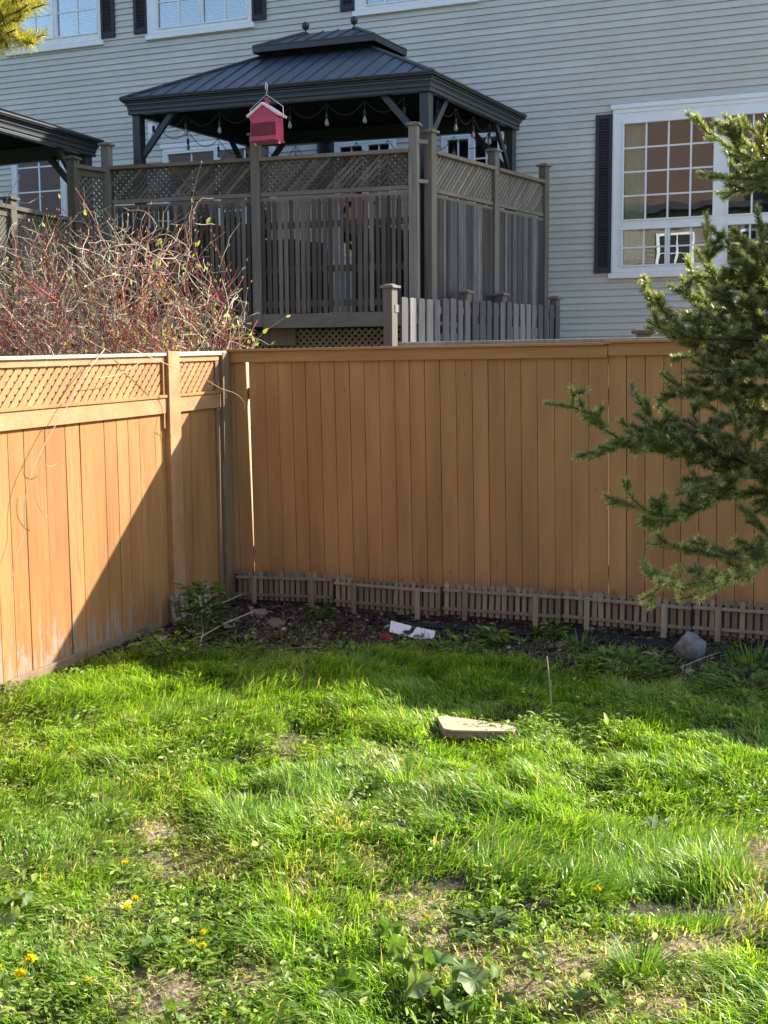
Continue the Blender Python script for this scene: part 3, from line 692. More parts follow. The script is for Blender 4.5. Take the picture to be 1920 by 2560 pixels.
# deck itself
dk = thing('deck', ((DL+DE)/2)*np.array([1, 1, 0])+np.array([0, 0, 1.5]), 'raised wooden deck under the large gazebo with lattice skirt', 'deck')
m = MB(); nd = np.array([-ud[1], ud[0], 0])
q = DL+nd*.07
for i in range(26): m.obox(DL+ud*2.06+nd*(.12+i*.142)+np.array([0, 0, 2.40]), ud*2.02, nd*.066, (0, 0, .018))
m.build('floor_boards', 'deckwood', dk)
m = MB(); A = DL+nd*.30
lattice(m, A+ud*(-.2)+np.array([0, 0, 1.35]), ud, np.array([0, 0, 1.]), 4.45, .98, .062, .028, .008, -nd); m.build('lattice_skirt', 'skirt', dk)
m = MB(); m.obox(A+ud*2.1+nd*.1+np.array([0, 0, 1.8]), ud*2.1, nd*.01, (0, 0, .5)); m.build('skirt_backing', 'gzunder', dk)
for q, w_ in ((.45, .1), (2.28, .22), (4.06, .07)):
    m = MB(); m.obox(DL+ud*q+nd*.24+np.array([0, 0, 2.235]), ud*w_, nd*.03, (0, 0, .105)); m.build('beam_end', 'grey', dk, bevel=.004)

def cover(px0, px1, Y, z1, name, label):
    a_ = onY(px0, 500, Y); b_ = onY(px1, 500, Y); x0, x1 = a_[0], b_[0]; m = MB(); n = 14; vs = []; rows = [(2.42, 1.0), (2.9, .97), (z1-.12, .94), (z1-.02, .86), (z1, .6)]
    K = 28
    for z, f_ in rows:
        for j in range(K):
            th = 2*math.pi*j/K; c_, s_ = math.cos(th), math.sin(th); e_ = .35; wv = 1+.03*math.sin(th*9+z*3)
            vs.append(((x0+x1)/2+(x1-x0)/2*f_*wv*math.copysign(abs(c_)**e_, c_), Y+.4*f_*wv*math.copysign(abs(s_)**e_, s_), z+.02*math.sin(th*3)))
    fs = [(i*K+j, i*K+(j+1) % K, (i+1)*K+(j+1) % K, (i+1)*K+j) for i in range(len(rows)-1) for j in range(K)]+[tuple((len(rows)-1)*K+j for j in range(K))]
    m.add(vs, fs, .5); tag(m.build(name, 'cover', smooth=True), label, 'patio furniture')
cover(300, 620, 14.6, 3.75, 'covered_sofa', 'long dark covered sofa behind the left half of the deck screen')
cover(650, 800, 14.9, 3.55, 'covered_table', 'dark covered table behind the right half of the deck screen')
cover(905, 1030, 15.0, 3.65, 'covered_grill', 'dark covered grill behind the deck screen beside its right corner post')

# neighbour's stained screen at left
NL = np.array([-9.72, 11.60, 0]); NM = np.array([-9.80, 12.92, 0]); ND = DL+np.array([-.02, -.02, 0])
un = nrm(NM-NL)
ns = thing('neighbour_screen', (-9.75, 12.4, 1.5), 'olive brown lattice screen and low railing of the neighbouring deck at left', 'privacy fence')
def npost(P, z1, w_=.115):
    m = MB(); post(m, P, 1.3, z1, w_, un); o = m.build('post', 'olive', ns, bevel=.005); m = MB(); capm(m, P, z1, w_, un); m.build('post_cap', 'olive', o)
npost(NL, 3.82); npost(NM, 4.50); npost(NL-un*1.6, 3.82)
for A, B, zt, lat in ((NM, ND, 4.44, True), (NL, NM, 3.75, False), (NL-un*1.6, NL, 3.75, False)):
    u = nrm(B-A); L = np.linalg.norm(B-A); n_ = np.array([u[1], -u[0], 0])
    m = MB(); m.obox((A+B)/2+np.array([0, 0, zt-.02]), u*L/2, n_*.06, (0, 0, .025)); m.obox((A+B)/2+np.array([0, 0, zt-.09]), u*L/2, n_*.02, (0, 0, .04)); m.build('rail', 'olive', ns, bevel=.003)
    m = MB(); lattice(m, A+np.array([0, 0, 2.5]), u, np.array([0, 0, 1.]), L, zt-2.55, .06 if lat else .045, .030 if lat else .03, .008, n_); m.build('lattice_panel', 'olive', ns)
    m = MB(); s = 0
    while s < L: m.obox(A+u*(s+.07)+np.array([0, 0, 1.9]), u*.066, n_*.01, (0, 0, .6)); s += .14
    m.build('board_panel', 'olive', ns)

# low picket fence beside the deck
PA = dep(985, 745, 13.7); PB = dep(1395, 763, 17.3); PA[2] = PB[2] = 0; up_ = nrm(PB-PA); PL = np.linalg.norm(PB-PA); pn = np.array([up_[1], -up_[0], 0])
if pn@(CAM-PA) < 0: pn = -pn
lf = thing('low_picket_fence', (*(PA+PB)[:2]/2, 1.4), 'low fence of silvered grey pickets running back to the house beside the deck', 'fence')
PZ0, PZ1 = 2.63, 2.72
for q in (0, .40, .62, 1.0):
    P = PA+up_*PL*q; z = PZ0+(PZ1-PZ0)*q+.09
    m = MB(); post(m, P-pn*.05, 1.3, z, .12, up_); o = m.build('post', 'grey', lf, bevel=.006); m = MB(); capm(m, P-pn*.05, z, .12, up_); m.build('post_cap', 'grey', o, bevel=.003)
m = MB(); s = .10
while s < PL-.05:
    z = PZ0+(PZ1-PZ0)*s/PL+random.uniform(-.02, .02); w_ = random.uniform(.11, .145); zb = 1.5
    c = PA+up_*s+pn*.025
    pts = [c+np.array([0, 0, zb]), c+up_*w_+np.array([0, 0, zb]), c+up_*w_+np.array([0, 0, z-.012]), c+up_*(w_*.8)+np.array([0, 0, z]), c+up_*(w_*.15)+np.array([0, 0, z]), c+np.array([0, 0, z-.014])]
    m.prism(pts, pn*.018, random.random()); s += .185*random.uniform(.93, 1.07)
m.build('pickets', 'lowpick', lf, bevel=.002)
for z in (-.14, -.85):
    m = MB(); m.bar(PA+np.array([0, 0, PZ0+z]), PB+np.array([0, 0, PZ1+z]), .035, .085); m.build('rail', 'grey', lf)
# lone capped post behind the right end of the orange fence
m = MB(); P = onY(1612, 850, 8.75); gp = thing('capped_fence_post', (P[0], P[1], .1), 'weathered round topped post standing just behind the orange fence near the spruce', 'fence post')
post(m, P, .1, 2.00, .105, np.array([1., 0, 0])); m.build('shaft', 'silver', gp, bevel=.012)
m = MB(); capm(m, P, 2.0, .11, np.array([1., 0, 0])); m.build('post_cap', 'deckwood', gp, bevel=.008)
#PART3
# ================================================================== orange fences round the yard
FY = 8.0; FX = -4.70; LEAN = .0145
bf = thing('board_fence', (-2.2, FY, 0), 'tall orange painted board fence across the back of the yard', 'fence', 'orange yard fences')
edges = [566, 584, 620, 660, 693, 728, 762, 799, 835, 872, 909, 946, 985, 1022, 1060, 1099, 1139, 1179, 1219, 1260, 1301, 1342, 1385, 1428, 1471, 1521, 1566, 1613, 1659, 1703, 1749, 1795, 1842, 1890]
ex = [float(onY(x, 905, FY)[0]) for x in edges]
while ex[-1] < 2.4: ex.append(ex[-1]+.114)
def backboards(i0, i1):
    m = MB(); b2 = MB()
    for i in range(i0, i1):
        x0, x1 = ex[i], ex[i+1]; gap = .0012+.0022*random.random()**2; zt = 1.865; zb = random.uniform(.0, .02)-.04; y = FY+random.uniform(-.0025, .0025)
        ll = LEAN*zt; lr = LEAN*zt; a_, c_ = x0+gap, x1-gap
        if i == 1: c_ = x1-.022
        if i == 2: a_ = x0+.004
        xa_t, xb_t = a_, c_; xa_b, xb_b = x0+gap+ll, (x1-.001 if i == 1 else x1-gap)+lr
        if i == 2: xa_b = x0+gap*.2+ll
        m.prism([(xa_t, y, zt), (xb_t, y, zt), (xb_b, y, zb), (xa_b, y, zb)], (0, .014, 0), random.random())
        # tongue closing the joint behind
        if 0: b2.prism([(x1-.012, FY+.011, zt), (x1+.012, FY+.011, zt), (x1+.012+lr, FY+.011, zb), (x1-.012+lr, FY+.011, zb)], (0, .006, 0), .1)
    o = m.build('board_panel', 'paint', bf, bevel=.0022); return o
backboards(0, 25); backboards(25, len(ex)-1)
gx = ex[2]-.03
m = MB(); m.prism([(gx-.07, FY+.022, 1.86), (gx, FY+.022, 1.86), (gx+LEAN*1.8, FY+.022, .0), (gx-.07+LEAN*1.8, FY+.022, .0)], (0, .13, 0), .7); m.build('gap_post', 'cap', bf)
m = MB()
for i in range(1, len(ex)-1):
    if i in (1, 24): continue
    x1 = ex[i+1]; lr = LEAN*1.865
    m.prism([(x1-.014, FY+.0125, 1.86), (x1+.014, FY+.0125, 1.86), (x1+.014+lr, FY+.0125, .04), (x1-.014+lr, FY+.0125, .04)], (0, .006, 0), .1)
m.build('joint_strips', 'oldpost', bf)
XS = ex[25]
m = MB(); m.bb(-4.70, XS-.003, FY-.024, FY-.004, 1.825, 1.905, .4); m.build('top_rail', 'paint_rail', bf, bevel=.003)
m = MB(); m.bb(XS+.003, 2.4, FY-.024, FY-.004, 1.835, 1.918, .6); m.build('top_rail', 'paint_rail', bf, bevel=.003)
m = MB(); m.bb(-4.68, XS-.02, FY-.045, FY+.06, 1.905, 1.925, .5); m.build('top_cap', 'paint_rail', bf, bevel=.003)
m = MB(); m.bb(XS-.02, 2.4, FY-.045, FY+.06, 1.918, 1.938, .7); m.build('top_cap', 'paint_rail', bf, bevel=.003)
xg = float(onY(992, 862, 8.06)[0])
m = MB(); m.bb(xg, 2.4, FY+.064, FY+.15, 1.9, 1.955, .7); m.build('rear_cap', 'silver', bf, bevel=.006)
m = MB()
for i in range(3): m.bb(-4.66+i*2.35, -4.66+i*2.35+2.34, FY-.016, FY-.004, -.08, .205, .2)
m.build('kickboard', 'darkboard', bf)
m = MB()
for z in (.35, 1.55): m.bb(-4.6, 2.4, FY+.02, FY+.058, z, z+.085, .4)
m.build('rear_rails', 'grey', bf)
for x in (-2.3+.0, XS, .9):
    m = MB(); m.bb(x-.045, x+.045, FY+.06, FY+.15, 0, 1.88, .4); m.build('rear_post', 'grey', bf)
m = MB(); m.bb(XS-.03, XS+.03, FY-.047, FY-.005, 1.912, 1.928, .2); m.build('cap_splice', 'paint_rail', bf)

lf2 = thing('board_fence', (FX, 6, 0), 'weathered orange side fence with a lattice top at the left, partly sunlit', 'fence', 'orange yard fences')
zt_ = lambda y: 1.904+.0285*(y-7.93)
zr_ = lambda y: 1.415+.031*(y-5.447)
zb_ = lambda y: float(onX(0, 1741, FX)[2])+.045*(y-5.35)*.9 if y < 7 else -.03
lpx = [17, 57, 110.5, 161.6, 197.5, 259.5, 291, 319.5, 348, 401, 423]
ly = [float(onX(x, 1063, FX)[1]) for x in lpx]
yP0 = float(onX(424, 1063, FX+.04)[1]); yP1 = float(onX(452, 1063, FX+.04)[1])
while ly[0] > 1.2: ly.insert(0, ly[0]-random.uniform(.10, .15))
ly2 = [yP1+.005]+[float(onX(x, 1063, FX)[1]) for x in (476, 523, 544)]+[7.86]
for panel, L_ in (('a', ly), ('b', ly2)):
    m = MB()
    for y0, y1 in zip(L_[:-1], L_[1:]):
        wide = abs(y0-float(onX(197.5, 1063, FX)[1])) < .01
        g0 = .009 if wide else random.uniform(.001, .003); zc = zr_((y0+y1)/2)+.01; zb = zb_((y0+y1)/2)-.03
        l_ = random.gauss(0, .004)
        m.prism([(FX, y0+g0, zc), (FX, y1-.002, zc), (FX, y1-.002+l_, zb), (FX, y0+g0*.6+l_, zb)], (-.014+0*l_, 0, 0), random.random())
    m.build('board_panel', 'paint_worn', lf2, bevel=.0022)
m = MB()
for L_ in (ly, ly2):
    for y in L_[1:-1]: m.prism([(FX-.0125, y-.014, zr_(y)), (FX-.0125, y+.016, zr_(y)), (FX-.0125, y+.016, zb_(y)), (FX-.0125, y-.014, zb_(y))], (-.006, 0, 0), .1)
m.build('joint_strips', 'oldpost', lf2)
def lbar(name, y0, y1, zf, dz0, dz1, x0, x1, mt, t=.5, bev=.003):
    m = MB(); P = []
    for x in (x0, x1):
        for y in (y0, y1):
            for dz in (dz0, dz1): P.append((x, y, zf(y)+dz))
    m.add(P, [(0, 1, 3, 2), (4, 6, 7, 5), (0, 4, 5, 1), (2, 3, 7, 6), (0, 2, 6, 4), (1, 5, 7, 3)], t)
    return m.build(name, mt, lf2, bevel=bev)
for y0, y1 in ((1.2, yP0-.004), (yP1+.004, 7.855)):
    lbar('mid_rail', y0, y1, zr_, 0, .105, FX+.002, FX+.024, 'paint_rail', .7)
    lbar('rail_ledge', y0, y1, zr_, .107, .128, FX-.01, FX+.034, 'paint_worn', .8)
    lbar('lattice_rail', y0, y1, zt_, -.062, -.020, FX-.005, FX+.018, 'paint_rail', .8)
    m = MB(); H = zt_((y0+y1)/2)-.062-zr_((y0+y1)/2)-.128
    u = nrm(np.array([0, y1-y0, zt_(y1)-zt_(y0)])); 
    lattice(m, np.array([FX-.004, y0, zr_(y0)+.125]), u, np.array([0, 0, 1.]), y1-y0, H+.012, .052, .036, .006, np.array([1., 0, 0]), tl=.3)
    m.build('lattice_panel', 'paint_lat', lf2)
    m = MB(); m.prism([(FX-.055, y0, zr_(y0)+.1), (FX-.055, y1, zr_(y1)+.1), (FX-.055, y1, zt_(y1)-.03), (FX-.055, y0, zt_(y0)-.03)], (-.02, 0, 0), .3)
lbar('top_cap', 1.2, yP0-.004, zt_, -.018, .004, FX-.075, FX+.035, 'cap', .6)
lbar('top_cap', yP1+.004, 7.93, zt_, -.022, .008, FX-.075, FX+.035, 'cap', .6)
lbar('panel_stile', yP0-.035, yP0-.006, zt_, -.52, -.02, FX-.002, FX+.020, 'paint_worn', .5)
m = MB(); m.bb(FX-.03, FX+.045, yP0, yP1, -.12, zt_(yP0)+.015, .55); m.build('post', 'paint_rail', lf2, bevel=.004)
m = MB(); m.bb(FX-.055, FX+.04, 7.865, 7.975, -.05, 1.902, .4); m.build('corner_post', 'oldpost', lf2, bevel=.005)
m = MB(); m.bb(FX-.02, FX+.015, 7.80, 7.858, -.05, 1.86, .4); m.build('corner_stile', 'oldpost', lf2, bevel=.004)
ykb = float(onX(372, 1600, FX+.02)[1])
lbar('kickboard', 1.2, ykb, lambda y: zb_(y), -.03, .075, FX+.002, FX+.03, 'oldpost', .8)

# ------------------------------------------------------------------ picket edging along the bed
def edging(A, B, label, n=None, h=.235, group='low picket edging sections', tilt=.0):
    A = np.asarray(A, float); B = np.asarray(B, float); u = nrm(B-A); L = np.linalg.norm(B-A); n_ = nrm(np.array([u[1], -u[0], 0]))
    if n_@(CAM-A) < 0: n_ = -n_
    up_ = nrm(np.array([0, 0, 1.])-n_*tilt)
    ed = thing('picket_edging', (A+B)/2, label, 'garden edging', group)
    n = n or int(round(L/.0475)); st = L/n; m = MB()
    for i in range(n):
        w_ = .031*random.uniform(.92, 1.06); c = A+u*(st*(i+.5))-n_*.012; hh = h*random.uniform(.97, 1.03); l_ = random.gauss(0, .0018)
        pts = [c-u*w_/2, c+u*w_/2, c+u*(w_/2+l_)+up_*(hh-.016)]+[c+u*(l_+w_/2*math.cos(an))+up_*(hh-.016+.016*math.sin(an)) for an in (math.pi*.25, math.pi*.5, math.pi*.75)]+[c-u*(w_/2-l_)+up_*(hh-.016)]
        m.prism([p+up_*.012 for p in pts[:2]]+pts[2:], -n_*.008)
    m.build('pickets', 'picket', ed)
    for z in (.185, .055):
        m = MB(); m.obox((A+B)/2+up_*z, u*L/2, n_*.006, up_*.010); m.build('rail', 'picket', ed, bevel=.001)
    for q in (.2, .8):
        m = MB(); m.prism([A+u*(L*q-.017)+n_*.007-up_*.02, A+u*(L*q+.017)+n_*.007-up_*.02, A+u*(L*q+.017)+n_*.007+up_*.2, A+u*(L*q-.017)+n_*.007+up_*.2], n_*.012); m.build('stake', 'picket', ed, bevel=.001)
    return ed
def ep(px, py, Y): p = onY(px, py, Y); return np.array([p[0], Y, p[2]])
eds = [((592, 1502, 7.86), (832, 1512, 7.80), 'edging section in the shaded corner, leftmost along the back fence'), ((836, 1520, 7.76), (1100, 1545, 7.70), 'edging section just above the white foam sheet'),
       ((1106, 1540, 7.74), (1401, 1562, 7.70), 'edging section in the middle of the back fence, right of the foam sheet'), ((1406, 1560, 7.72), (1727, 1592, 7.66), 'edging section left of the grey rock'),
       ((1731, 1590, 7.68), (2060, 1616, 7.62), 'edging section right of the grey rock at the photo edge')]
for a_, b__, lb in eds: edging(ep(*a_), ep(*b__), 'brown picket '+lb, tilt=random.uniform(-.03, .05))
edging((.10, 7.60, .0), (.93, 7.55, .0), 'brown picket edging section furthest right, past the photo edge')
edging((FX+.10, 7.03, -.03), (FX+.16, 7.46, -.01), 'short silvery picket edging piece leaning at the foot of the left fence', 9, .22, tilt=.12)

# ------------------------------------------------------------------ bed: fabric, rock, rubbish, mulch
def fabric():
    pts = [(930, 1565, .05), (1050, 1568, .07), (1200, 1578, .09), (1330, 1588, .12), (1430, 1593, .14), (1540, 1605, .16), (1650, 1618, .17), (1760, 1630, .18), (1880, 1642, .2), (2010, 1655, .2)]
    C_ = [ground_px(x, y) for x, y, w_ in pts]; vs = []; nS = 90; K = 7
    for i in range(nS):
        t = i/(nS-1)*(len(pts)-1); a_ = min(int(t), len(pts)-2); f_ = t-a_
        c = C_[a_]*(1-f_)+C_[a_+1]*f_; w_ = pts[a_][2]*(1-f_)+pts[a_+1][2]*f_; w_ *= .8+.5*vn(i*.25, 3.1, 4)
        for j in range(K):
            q = (j/(K-1)-.5); x = c[0]+.01*math.sin(i*.8+j); y = c[1]+q*w_
            vs.append((x, y, float(gz(x, y))+.012+.028*math.cos(q*math.pi)*float(vn(i*.35, j*.6, 8))+.01*float(vn(i*1.2, j*1.5, 5))))
    V = np.array(vs); T = [(i*K+j, (i+1)*K+j, (i+1)*K+j+1, i*K+j+1) for i in range(nS-1) for j in range(K-1)]
    o = npmesh('landscape_fabric', V, T, np.zeros(len(V)), 'fabric', origin=V.mean(0), smooth=True)
    s = o.modifiers.new('solid', 'SOLIDIFY'); s.thickness = .003
    tag(o, 'black landscape fabric strip lying wrinkled in front of the picket edging', 'fabric')
fabric()
def rock():
    import bmesh
    P = ground_px(1724, 1644); r = .092
    bm = bmesh.new(); bmesh.ops.create_icosphere(bm, subdivisions=4, radius=1)
    for v in bm.verts:
        c = v.co; n_ = float(fbm(c.x*1.6+5, c.y*1.6+c.z*1.1, 21)); n2 = float(vn(c.x*6+9, c.y*6+c.z*5, 22))
        k = .86+.34*n_+.045*n2
        v.co = (c.x*r*1.0*k, c.y*r*.8*k, c.z*r*1.1*k)
        # flatten two facets for a broken look
        if v.co.x*.5+v.co.z*.8 > r*.78: v.co *= r*.78/(v.co.x*.5+v.co.z*.8)
        if -v.co.x*.8+v.co.z*.6 > r*.8: v.co *= r*.8/(-v.co.x*.8+v.co.z*.6)
    me = bpy.data.meshes.new('rock'); bm.to_mesh(me); bm.free()
    o = link('rock', me, 'rock', None, P+np.array([0, 0, r*.72]), smooth=True)
    tag(o, 'round grey rock sitting on the black fabric in front of the edging', 'rock')
rock()
def flat(px, Y0, th, name, mt, label, cat, lift=0, smtop=None, bev=.002):
    """a thin solid plate: outline given on an inclined plane through the ground point"""
    o0 = ground_px(*Y0); n_ = nrm(np.array([.0, -lift, 1.])); pts = [plane(x, y, o0+np.array([0, 0, .02]), n_) for x, y in px]
    m = MB(); m.prism(pts, -n_*th, .6); o = m.build(name, mt, None, bevel=bev); tag(o, label, cat); return o
flat([(977, 1551), (1030, 1565), (1024, 1574), (1025, 1583), (1030, 1584), (1036, 1574), (1043, 1567), (1088, 1577), (1086, 1591), (1078, 1608), (1060, 1600), (1034, 1594), (973, 1579)], (1030, 1592), .006, 'foam_sheet', 'foam', 'torn white foam board sheet lying in the mulch below the fence', 'foam sheet', lift=.55)
flat([(456, 1563), (470, 1566), (486, 1576), (490, 1583), (480, 1584), (462, 1572)], (470, 1580), .004, 'plastic_strip', 'foam', 'small white plastic strip beside the leaning edging piece at left', 'plastic scrap', lift=.6)
flat([(626, 1523), (664, 1521), (670, 1532), (658, 1536), (626, 1538)], (645, 1535), .02, 'wood_scrap', 'picket', 'flat brown piece of scrap wood on the mulch in the shaded corner', 'wood scrap', lift=.2)
flat([(942, 1585), (968, 1580), (984, 1590), (972, 1600), (950, 1596)], (960, 1595), .006, 'red_scrap', 'redscrap', 'dark red plastic scrap tucked beside the white foam sheet', 'plastic scrap', lift=.4)
# pale stone slab in the lawn
def slab():
    c0 = ground_px(1180, 1826); zt = c0[2]+.042
    out = [(1092, 1791), (1116, 1789), (1160, 1795), (1215, 1803), (1284, 1814), (1292, 1820), (1284, 1828), (1240, 1827), (1180, 1826), (1130, 1825), (1108, 1820), (1100, 1806)]
    pts = [plane(x, y, (c0[0], c0[1], zt), (0, .03, 1)) for x, y in out]; c = np.mean(pts, axis=0)
    st = thing('stone_slab', (c[0], c[1], zt-.05), 'pale flat stone slab with a broken edge half buried in the sunny grass', 'stone slab')
    m = MB(); m.prism(pts, (0, 0, -.012), .6); m.build('top_face', 'slab', st, bevel=.003)
    m = MB(); m.prism([p+(c-p)*-.012+np.array([0, 0, -.0125]) for p in pts], (0, 0, -.035), .6); m.build('rough_side', 'slabside', st, bevel=.01)
slab()
# sticks
def stick(pp, r, name, label, mt='paletwig', cat='stick', lift=.02, things=None):
    pts = [ground_px(x, y)+np.array([0, 0, lift+dz]) for x, y, dz in pp]
    m = MB(); m.tube(pts, [r*(1-.5*i/len(pts)) for i in range(len(pts))], 6); o = m.build(name, mt, None); tag(o, label, cat); return o
b0 = ground_px(1380, 1775); m = MB(); m.tube([b0+np.array([0, 0, -.03]), b0+np.array([-.012, .0, .13]), b0+np.array([-.03, .0, .285])], [.0042, .004, .0032], 7, .7); tag(m.build('thin_stake', 'paletwig'), 'thin upright tan stick pushed into the shaded grass', 'stick')
stick([(500, 1612, .03), (560, 1592, .07), (632, 1572, .10)], .006, 'dry_stalk', 'pale dry stalk slanting over the mulch in the corner')
stick([(490, 1670, .0), (508, 1610, .06), (500, 1560, .18)], .005, 'dry_stalk', 'bent dry stalk standing left of the corner mulch')
stick([(712, 1641, .03), (790, 1639, .035), (895, 1651, .02)], .004, 'dry_stalk', 'long straw coloured stalk lying on the shaded grass')
stick([(546, 1532, .04), (600, 1514, .06), (645, 1502, .06)], .005, 'dry_stalk', 'thin brown twig at the foot of the first edging section')
stick([(1700, 1690, .03), (1750, 1672, .04), (1800, 1655, .04)], .004, 'dry_stalk', 'thin twig on the mulch below the grey rock')

# mulch chips and litter
bx_ = [380, 450, 560, 700, 900, 960, 1100, 1250, 1400, 1550, 1700, 1920, 2100]; by_ = [1655, 1640, 1650, 1640, 1628, 1608, 1625, 1655, 1680, 1700, 1712, 1730, 1740]
bp = np.array([ground_px(x, y)[:2] for x, y in zip(bx_, by_)])
def bedY(x): return np.interp(x, bp[:, 0], bp[:, 1])
def inview(P, mx=1000, my=500):
    x, y, z = proj(P); return (z > .5) & (x > -mx) & (x < 1920+mx) & (y < 2560+my) & (y > 0)
n = 26000; X = rng.uniform(-4.68, .6, n); Y = rng.uniform(6.2, 7.99, n); Z = gz(X, Y); P = np.stack([X, Y, Z], 1)
k = inview(P) & (Y > bedY(X)-.12*rng.random(n)-.35*(rng.random(n) < .04)); P = P[k]; n = len(P)
d = rdir(n, -.25, .35); sz = rng.lognormal(-4.35, .5, n); P[:, 2] += sz*.3
V, T, tn = leaves(P, sz*1.8, sz*.9, d, rdir(n, .3, 1), rng.random(n)**1.6, .1)
mm, nt_, b__ = mat('mulch_chips'); nt_.links.new(ramp(nt_, tint(nt_), [(0, (.02, .014, .01)), (.4, (.07, .048, .035)), (.75, (.16, .12, .09)), (1, (.38, .32, .26))]), b__.inputs['Base Color']); b__.inputs['Roughness'].default_value = .9
tag(npmesh('mulch', V, T, tn, mm, origin=(0, 0, 0)), 'dark wood chip mulch with leaf litter along the fence', 'mulch', kind='stuff')

# ------------------------------------------------------------------ grass
dry = [(850, 2060, 60, 30, .5), (200, 2330, 60, 30, .5), (1560, 2380, 140, 40, .8), (500, 2160, 130, 45, .75), (410, 2080, 60, 40, .8), (1075, 2320, 55, 75, .8), (1180, 2390, 120, 50, .9), (1330, 2460, 90, 55, .9), (630, 2440, 60, 45, .9), (400, 2490, 110, 55, .95),
       (1450, 2400, 100, 60, .8), (1660, 2500, 120, 50, .8), (1905, 2170, 30, 70, .8), (1500, 2540, 90, 40, .7), (1720, 2360, 120, 25, .6), (760, 2220, 60, 60, .5), (930, 2150, 50, 40, .7), (300, 2270, 50, 40, .5),
       (950, 1900, 70, 30, .35), (740, 1870, 60, 30, .3), (1880, 2290, 60, 60, .6), (350, 1960, 120, 60, .25), (1000, 2260, 80, 40, .5)]
def dryness(P):
    x, y, z = proj(P); v = np.zeros(len(P))
    for cx, cy, rx, ry, a_ in dry:
        r = np.sqrt(((x-cx)/(rx*1.15))**2+((y-cy)/(ry*1.15))**2); v = np.maximum(v, a_*np.clip(1.5-r, 0, 1))
    return v
tuft = [(1640, 2200, 260, 70, 1.), (1600, 2470, 60, 45, .8), (880, 1790, 200, 50, .6), (300, 1760, 250, 60, .8), (780, 1720, 420, 40, .8), (150, 1960, 90, 60, .5), (1500, 1960, 330, 60, .5), (1250, 2150, 160, 60, .4), (860, 2130, 160, 80, .45), (700, 1960, 120, 40, .5), (1000, 1680, 500, 50, .7), (1800, 1950, 140, 60, .5), (600, 1680, 300, 40, .8), (1250, 2000, 200, 60, .4)]
def tuftness(P):
    x, y, z = proj(P); v = np.zeros(len(P))
    for cx, cy, rx, ry, a_ in tuft:
        r = np.sqrt(((x-cx)/rx)**2+((y-cy)/ry)**2); v = np.maximum(v, a_*np.clip(1.6-r*1.1, 0, 1))
    return v
holes_ = [(1188, 1838, 115, 20), (1188, 1818, 100, 18), (900, 2010, 60, 18), (160, 1900, 50, 16), (1300, 1990, 60, 16), (1750, 2285, 130, 24), (1130, 2210, 50, 20), (1640, 2280, 190, 26), (1000, 2060, 70, 22), (1330, 2270, 60, 25), (620, 1990, 80, 25), (40, 2190, 60, 40), (380, 2300, 60, 22), (560, 2310, 90, 18), (1120, 2100, 60, 16), (740, 1850, 60, 16)]
go = bpy.data.objects['ground']; gv = np.zeros(len(go.data.vertices)*3, np.float32); go.data.vertices.foreach_get('co', gv); gv = gv.reshape(-1, 3).astype(float)
ok_ = inview(gv) & (gv[:, 1] < 8); dd_ = np.zeros(len(gv)); dd_[ok_] = np.clip(dryness(gv[ok_])*1.6-.2, 0, 1); dd_[(gv[:, 1] > 8)] = 1
a_ = go.data.attributes.new('dry', 'FLOAT', 'POINT'); a_.data.foreach_set('value', dd_.astype(np.float32))
def holeness(P):
    x, y, z = proj(P); v = np.zeros(len(P))
    for cx, cy, rx, ry in holes_: v = np.maximum(v, np.clip(1.3-np.sqrt(((x-cx)/rx)**2+((y-cy)/ry)**2), 0, 1))
    return v
def cand(n, x0=-4.66, x1=2.3, y0=2.2, y1=7.7):
    X = rng.uniform(x0, x1, n); Y = rng.uniform(y0, y1, n); P = np.stack([X, Y, gz(X, Y)], 1)
    return P[inview(P)]
NG = 720000
P = cand(NG); D = np.linalg.norm(P-CAM, axis=1); X, Y = P[:, 0], P[:, 1]
edge = bedY(X)+.06+.42*(fbm(X*3, Y*3, 31)-.42); fade = np.clip((edge-Y)/.25+.12*(vn(X*7, Y*7, 33) > .62), 0, 1)
dr = np.clip(dryness(P)*(.5+1.0*fbm(X*9, Y*9, 41))+.5*np.clip(fbm(X*2.2, Y*2.2, 43)-.58, 0, 1)*4, 0, 1); tf = tuftness(P); ho = holeness(P)
cl = vn(X*13, Y*13, 51)*.6+vn(X*29, Y*29, 52)*.4
keep = rng.random(len(P)) < fade*np.clip(1-dr*.8, .08, 1)*(.12+1.15*cl**1.3)*np.clip(1-ho*.9, .05, 1)*np.clip(1.15-(D-3.5)*.09, .5, 1)
keep |= (rng.random(len(P)) < .035*(Y < 7.6)*(Y > edge))
P = P[keep]; X, Y = P[:, 0], P[:, 1]; dr, tf, cl, ho, D = dr[keep], tf[keep], cl[keep], ho[keep], D[keep]; n = len(P)
h = (.020+.028*cl+.15*np.clip(fbm(X*2.7, Y*2.7, 61)-.36, 0, 1)+.06*tf*(.4+cl))*rng.uniform(.5, 1.4, n)*(1-.5*dr)*(1-.6*np.clip(ho*1.5, 0, 1))
far_ = np.clip((Y-5.2)/1.2, 0, 1); h *= 1-.22*far_; h *= .55+.45*np.clip((X+4.65)/.45, 0, 1)
an = 2*np.pi*(fbm(X*1.7, Y*1.7, 71)*1.6)+rng.normal(0, .7, n); lean = np.stack([np.cos(an), np.sin(an)], 1)
bend = np.clip(rng.normal(.78, .32, n)+.25*(vn(X*2, Y*2, 75)-.5), .05, 1.35)
wd = rng.uniform(.0028, .0062, n)*(1+.07*(D-3.5))
tn = np.clip(.45+.30*(fbm(X*1.1, Y*1.1, 81)-.5)+rng.normal(0, .11, n)+.12*(vn(X*6, Y*6, 83)-.5), .05, .78)
